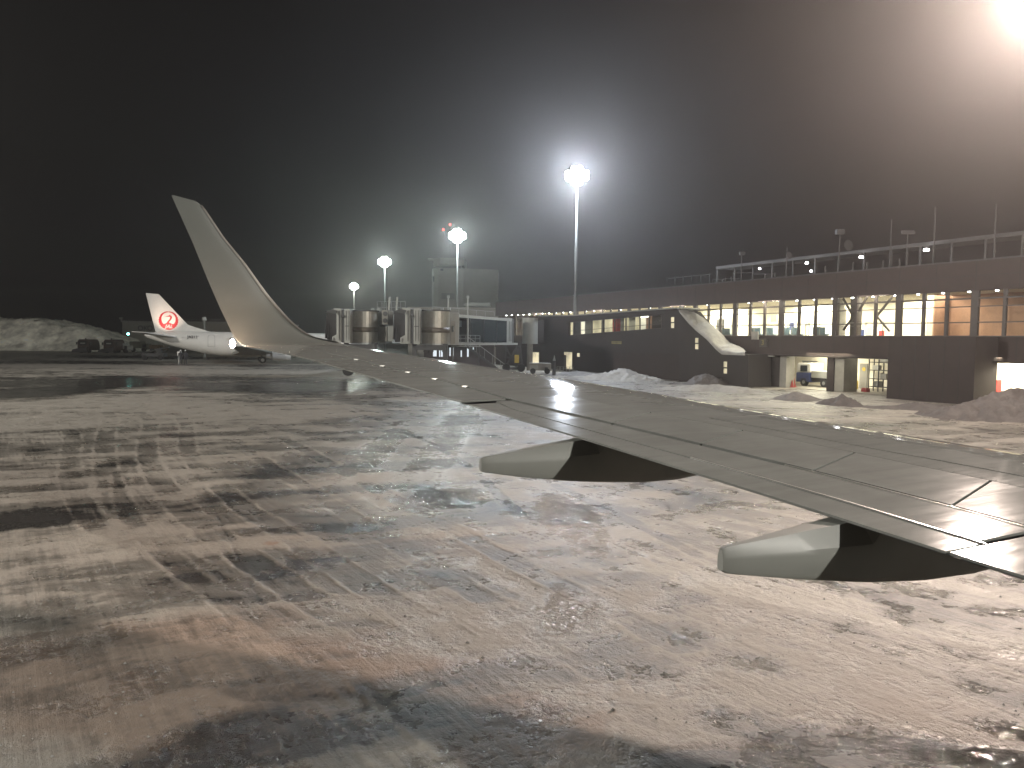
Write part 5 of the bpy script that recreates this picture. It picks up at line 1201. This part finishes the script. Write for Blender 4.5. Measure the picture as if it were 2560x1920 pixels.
for x in (1120, 1169):
    o = base('flood_pole', (px(x, 74), 74, 0), ['short white pole above the drum of the nearer jet bridge', 'short white pole above the left end of the glass tunnel'][x > 1150], 'pole'); MB().tube((px(x, 74), 74, 5.9), (px(x, 74), 74, 7.6), .07).build('pole', jbpan, o); MB().box(px(x, 74)-.12, px(x, 74)+.12, 73.85, 74.1, 7.5, 7.75).build('cap', jbpan, o)

# ------------------------------------------------------------ buildings behind
def bbox(x0, x1, ytop, Y, dep, m, name, parent, z0=0): return MB().box(px(x0, Y), px(x1, Y), Y, Y+dep, z0, pz((x0+x1)/2, ytop, Y)).build(name, m, parent)
tw = base('control_tower', (px(1160, 150), 155, 0), 'square beige tower block behind the jet bridges', 'tower')
Yt = 150; zt0 = pz(1160, 671, Yt)
pl = [(px(1075, Yt), Yt+3), (px(1082, Yt), Yt+1), (px(1095, Yt), Yt), (px(1157, Yt), Yt), (px(1243, Yt), Yt+2), (px(1243, Yt), Yt+14), (px(1075, Yt), Yt+14)]
hull_fix(MB().prism(pl, 0, zt0).build('tower_wall', beige, tw))
MB().prism([(px(1078, Yt), Yt+3), (px(1098, Yt), Yt+.8), (px(1157, Yt), Yt+.8), (px(1157, Yt), Yt+10), (px(1078, Yt), Yt+10)], zt0+.6, pz(1110, 643, Yt)).build('tower_cab', beige, tw)
MB().prism([(px(1078, Yt), Yt+4), (px(1150, Yt), Yt+1.6), (px(1150, Yt), Yt+8), (px(1078, Yt), Yt+8)], zt0, zt0+.6).build('cab_recess', jbdark, tw)
MB().box(px(1064, Yt), px(1076, Yt), Yt+3, Yt+5, pz(1070, 645, Yt), pz(1070, 641, Yt)).build('cab_ledge', beige, tw)
MB().box(px(1081, Yt), px(1084, Yt), Yt-.08, Yt+2, pz(1082, 704, Yt), pz(1082, 691, Yt)).build('window', glassd, tw)
MB().box(px(1103, Yt), px(1136, Yt), Yt-.06, Yt+.1, pz(1120, 748, Yt), pz(1120, 733, Yt)).build('louvre', jbdark, tw)
MB().box(px(1100, Yt), px(1107, Yt), Yt-.06, Yt+.1, pz(1120, 677, Yt), pz(1120, 672, Yt)).build('window', glassd, tw)
mst = base('beacon_mast', (px(1117, 170), 170, 0), 'slender mast with two red obstruction lamps beside the second floodlight', 'mast')
for x, y in ((1108, 575), (1125, 562)):
    X_, Y_, Z_ = dpt(x, y, 170); MB().tube((X_, Y_, 0), (X_, Y_, Z_-.1), .05, .03, 6).build('pole', dsteel, mst); MB().tube((X_, Y_, Z_-.1), (X_, Y_, Z_+.25), .2, .16, 10).build('beacon', redl, mst)
MB().bar((px(1108, 170), 170, 15), (px(1125, 170), 170, 15), .1, .1).build('cross_bar', dsteel, mst)
lb = base('low_building', (px(1120, 128), 128, 0), 'low grey annex joining the terminal behind the jet bridges', 'building')
bbox(1020, 1245, 771, 122, 12, mat('annex_grey_wall', (.17, .16, .14), .8, 0, .15, .6), 'wall', lb); bbox(1018, 1247, 768, 121.7, 12.6, conc, 'roof_slab', lb, pz(1130, 771, 122)+.02)
bbox(1160, 1225, 757, 126, 6, beige, 'roof_block', lb, pz(1190, 768, 122)+.4)
Yw = 121.9
for x0, x1 in ((1073, 1080), (1081, 1089)): MB().box(px(x0, Yw), px(x1, Yw), Yw-.08, Yw+.05, pz(1080, 780, Yw), pz(1080, 774, Yw)).build('lit_window', lithot, lb)
lg = base('lobby_block', (px(1130, 99), 99, 0), 'ground level lobby with narrow bluish-white lit openings under the jet bridges', 'building')
Yl = 97; MB().box(px(1060, Yl), px(1235, Yl), Yl, Yl+4, 0, 2.9).build('wall', brownd, lg); MB().box(px(1055, Yl), px(1240, Yl), Yl-.2, Yl+4.2, 2.9, 3.1).build('roof', dsteel, lg)
coolw = emat('cool_lit_opening', (.86, .94, 1), 1.0)
for x0, x1, y0, y1 in ((1083, 1092, 875, 891), (1098, 1101, 868, 892), (1103, 1107, 868, 892), (1124, 1127, 869, 890), (1130, 1134, 869, 890), (1152, 1155, 876, 892), (1168, 1172, 868, 892), (1182, 1185, 868, 880)):
    f = MB().box(px(x0, Yl)-.06, px(x1, Yl)+.06, Yl-.05, Yl-.01, pz(x0, y1, Yl)-.05, pz(x0, y0, Yl)+.05).build('window', frame, lg); MB().box(px(x0, Yl), px(x1, Yl), Yl-.07, Yl-.055, pz(x0, y1, Yl), pz(x0, y0, Yl)).build('pane', coolw, f)
hg = base('hangar', (px(360, 250), 255, 0), 'pale grey hangar with dark characters beyond the tail of the regional jet', 'hangar')
Yh = 250; zh = pz(360, 803, Yh)
MB().box(px(306, Yh), px(660, Yh), Yh, Yh+40, 0, zh-.4).build('wall', mat('hangar_wall', (.33, .34, .30), .8, 0, .1, .1), hg); MB().box(px(304, Yh), px(662, Yh), Yh-.4, Yh+40, zh-.4, zh+.1).build('roof_edge', steel, hg)
text('OK', 'hangar_lettering', 2.3, (px(358, Yh), Yh-.15, pz(358, 821, Yh)), darkt, hg, (1, 0, 0), (0, 0, 1)); text('O', 'hangar_lettering', 2.3, (px(376, Yh), Yh-.15, pz(376, 821, Yh)), darkt, hg, (1, 0, 0), (0, 0, 1))
q = base('hangar_lamp', (px(308, Yh), Yh-1, 0), 'small unlit lamp on the corner of the hangar roof', 'lamp'); MB().tube((px(308, Yh), Yh-1, zh-.1), (px(308, Yh), Yh-1, zh+1.0), .12).build('stem', steel, q); MB().box(px(305, Yh), px(312, Yh), Yh-1.6, Yh-.9, zh+.5, zh+1.1).build('lamp_head', jbpan, q)
# pole behind the jet
q = base('sensor_pole', (px(510, 130), 130, 0), 'pale pole with a round head standing behind the regional jet', 'pole'); X_ = px(511, 130)
MB().tube((X_, 130, 0), (X_, 130, pz(511, 800, 130)), .22, .16, 8).build('pole', jbpan, q); MB().tube((X_, 130, pz(511, 801, 130)), (X_, 130, pz(511, 793, 130)), .4, .32, 12).build('pole_head', white, q)
for x0, x1, y in ((452, 508, 799), (515, 620, 799)): MB().tube((px(x0, 131), 131, pz(x0, y-1, 131)), (px(x1, 131), 131, pz(x1, y+1, 131)), .025).build('wire', steel, q)

# ------------------------------------------------------------ vehicles far left
def plough(x, label):
    X, Y = gpt(x, 874); Y = 150; X = px(x, Y); s = Y/FPX
    o = base('snow_plough', (X, Y, 0), label, 'snow plough', 'snow ploughs parked by the snow bank')
    h = 34*s
    b = hull_fix(MB().extr([(X-14*s, Y, .5), (X+15*s, Y, .5), (X+15*s, Y, 1.5), (X+13*s, Y, h*.85), (X+9*s, Y, h), (X-10*s, Y, h), (X-14*s, Y, h*.82)], (0, 4, 0)).build('cab', orange, o, bevel=.06))
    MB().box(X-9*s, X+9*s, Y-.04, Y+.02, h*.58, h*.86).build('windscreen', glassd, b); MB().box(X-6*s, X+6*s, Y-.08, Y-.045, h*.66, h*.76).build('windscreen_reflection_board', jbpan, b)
    for sg in (-1, 1): MB().tube((X+sg*15*s, Y+.3, h*.7), (X+sg*19*s, Y+.3, h*.75), .05).build('mirror_arm', dsteel, o); MB().box(X+sg*18*s-.1, X+sg*18*s+.1, Y+.2, Y+.35, h*.6, h*.8).build('mirror', dsteel, o)
    bl = hull_fix(MB().extr([(X-21*s, Y-1.2, .15), (X+18*s, Y-1.2, .15), (X+19*s, Y-1.2, 1.15), (X-19*s, Y-1.2, .5)], (0, .25, .2)).build('plough_blade', dsteel, o))
    for sg in (-1, 1): MB().tube((X+sg*10*s-.2, Y+.8, .5), (X+sg*10*s+.2, Y+.8, .5), .5, .5, 14).build('wheel', rubber, o)
    MB().tube((X, Y+1, h), (X, Y+1, h+.25), .15, .1, 8).build('beacon', dsteel, o)
plough(207, 'dark snow plough with raised blade, nearest the high snow bank'); plough(272, 'dark snow plough with raised blade, beside the pale tank truck')
def lorry(x, w_, h_, m, label, Y=152, cabm=None):
    X = px(x, Y); s = Y/FPX; o = base('service_truck', (X, Y, 0), label, 'truck', 'trucks parked beside the hangar')
    MB().box(X-w_*s, X+w_*s*.3, Y, Y+2.3, .8, h_*s).build('truck_body', m, o, bevel=.08); cb = MB().box(X+w_*s*.35, X+w_*s, Y, Y+2.3, .5, h_*s*.8).build('cab', cabm or m, o, bevel=.1)
    MB().box(X+w_*s*.5, X+w_*s*.9, Y-.03, Y, h_*s*.45, h_*s*.72).build('side_window', glassd, cb)
    for q in (-.6, .6): MB().tube((X+q*w_*s, Y-.02, .45), (X+q*w_*s, Y+.4, .45), .45, .45, 14).build('wheel', rubber, o)
    return o
lorry(303, 16, 24, jbpan, 'pale rounded tank truck right of the second plough', 153, conc)
lorry(345, 22, 26, mat('olive_paint', (.06, .065, .04), .6), 'dark green service truck in front of the hangar', 165)
lorry(390, 18, 20, mat('dull_bronze_paint', (.09, .06, .03), .6), 'low brown service truck under the stabiliser of the regional jet', 158)
q = base('cyan_lamp', (px(321, 200), 200, 0), 'small bright cyan lamp at the hangar corner', 'lamp'); z_ = pz(321, 836, 200)
MB().tube((px(321, 200), 200, 0), (px(321, 200), 200, z_), .06).build('stem', dsteel, q); MB().tube((px(321, 200), 199.9, z_-.1), (px(321, 200), 199.9, z_+.35), .28, .22, 12).build('lens', cyanl, q)
# belt loader under the jet tail
q = base('belt_loader', (px(385, 112), 112, 0), 'dark belt loader standing below the tail of the regional jet', 'belt loader'); X_ = px(385, 112)
MB().box(X_-1.9, X_+1.3, 112, 113.4, .45, 1.0).build('chassis', dsteel, q, bevel=.05); MB().bar((X_-3.2, 112.6, .75), (X_+2.0, 112.6, 1.9), .8, .14).build('conveyor', jbdark, q)
for k in (-1.4, .8): MB().tube((X_+k, 111.95, .35), (X_+k, 112.3, .35), .35, .35, 12).build('wheel', rubber, q)
MB().box(X_+.2, X_+.9, 112.1, 112.8, 1.0, 1.7).build('driver_seat', jbdark, q)
# ground crew
def person(x, Y, label, vest, lean=0):
    X = px(x, Y); o = base('person', (X, Y, 0), label, 'person', 'ground crew by the tail of the regional jet')
    def ring(cx, cyy, z, a, b, n=10): return [(cx+a*cos(2*pi*i/n), cyy+b*sin(2*pi*i/n), z) for i in range(n)]
    mb = MB()
    mb.loft([ring(X, Y, .86, .16, .12), ring(X, Y, 1.0, .19, .13), ring(X, Y, 1.2, .20, .13), ring(X, Y, 1.38, .23, .13), ring(X, Y, 1.45, .14, .10), ring(X, Y, 1.5, .06, .06), ring(X, Y, 1.55, .065, .075), ring(X, Y-.01, 1.63, .085, .10), ring(X, Y-.01, 1.71, .08, .095), ring(X, Y, 1.76, .03, .04)])
    for sg in (-1, 1):
        mb.loft([ring(X+sg*.12, Y-.05+.05*sg, .02, .055, .12), ring(X+sg*.11, Y+.05*sg, .10, .05, .06), ring(X+sg*.10, Y+.04*sg, .48, .065, .075), ring(X+sg*.09, Y, .90, .09, .10)])
        mb.loft([ring(X+sg*.30, Y-.06, .80, .04, .04), ring(X+sg*.29, Y, 1.08, .045, .05), ring(X+sg*.22, Y, 1.40, .06, .06)])
    b = mb.build('body', cloth, o); r = b.modifiers.new('fuse', 'REMESH'); r.mode = 'VOXEL'; r.voxel_size = .03; hull_fix(b)
    MB().loft([ring(X, Y, 1.02, .21, .15), ring(X, Y, 1.2, .22, .15), ring(X, Y, 1.4, .235, .145)]).build('vest', vest, o)
    MB().loft([ring(X, Y, 1.68, .10, .12), ring(X, Y, 1.76, .085, .10), ring(X, Y, 1.80, .04, .05)]).build('helmet', white, o)
person(451, 97.5, 'worker in dark clothes and helmet standing left of a colleague under the jet tail', cloth); person(463, 97.5, 'worker with pale helmet standing right of a colleague under the jet tail', cloth)
q = base('white_bin', (px(447, 99), 99, 0), 'small white equipment box beside the two workers under the jet tail', 'box'); MB().box(px(442, 99), px(450, 99), 99, 99.5, 1.0, 1.55).build('box_body', white, q, bevel=.03); MB().box(px(445, 99)-.04, px(445, 99)+.04, 99.2, 99.28, 0, 1).build('box_stand', steel, q)

# crumbs of snow scattered over the near apron
rs = np.random.RandomState(5); mb = MB(); V = []; F = []
N_ = 900
u_ = rs.rand(N_*3); Rr = 6.3*np.exp(u_*1.55); a_ = (rs.rand(N_*3)-.5)*radians(74); Xc = Rr*np.sin(a_); Yc = Rr*np.cos(a_)
dn = fbm(Xc/1.7, Yc/1.7, 4, 35); sn_, _, _, hh_ = ground_fields(Xc, Yc); keep = (dn > .50) & (sn_ > .45); Xc = Xc[keep][:N_]; Yc = Yc[keep][:N_]; hc = hh_[keep][:N_]; sz = rs.gamma(2.0, .003, len(Xc))+.003
for x, y, z, s in zip(Xc, Yc, hc, sz):
    n0 = len(V); j = rs.rand(6, 3)*.5+.75; D_ = [(1, 0, 0), (0, 1, 0), (-1, 0, 0), (0, -1, 0), (0, 0, .9), (0, 0, -.5)]
    V += [(x+d[0]*s*k[0], y+d[1]*s*k[1], z+d[2]*s*k[2]+s*.2) for d, k in zip(D_, j)]
    F += [(n0, n0+1, n0+4), (n0+1, n0+2, n0+4), (n0+2, n0+3, n0+4), (n0+3, n0, n0+4), (n0+1, n0, n0+5), (n0+2, n0+1, n0+5), (n0+3, n0+2, n0+5), (n0, n0+3, n0+5)]
mb.v = V; mb.f = F; o = mb.build('snow_crumbs', snw); o['kind'] = 'stuff'; tag(o, 'loose crumbs of snow scattered over the near apron', 'snow crumbs')
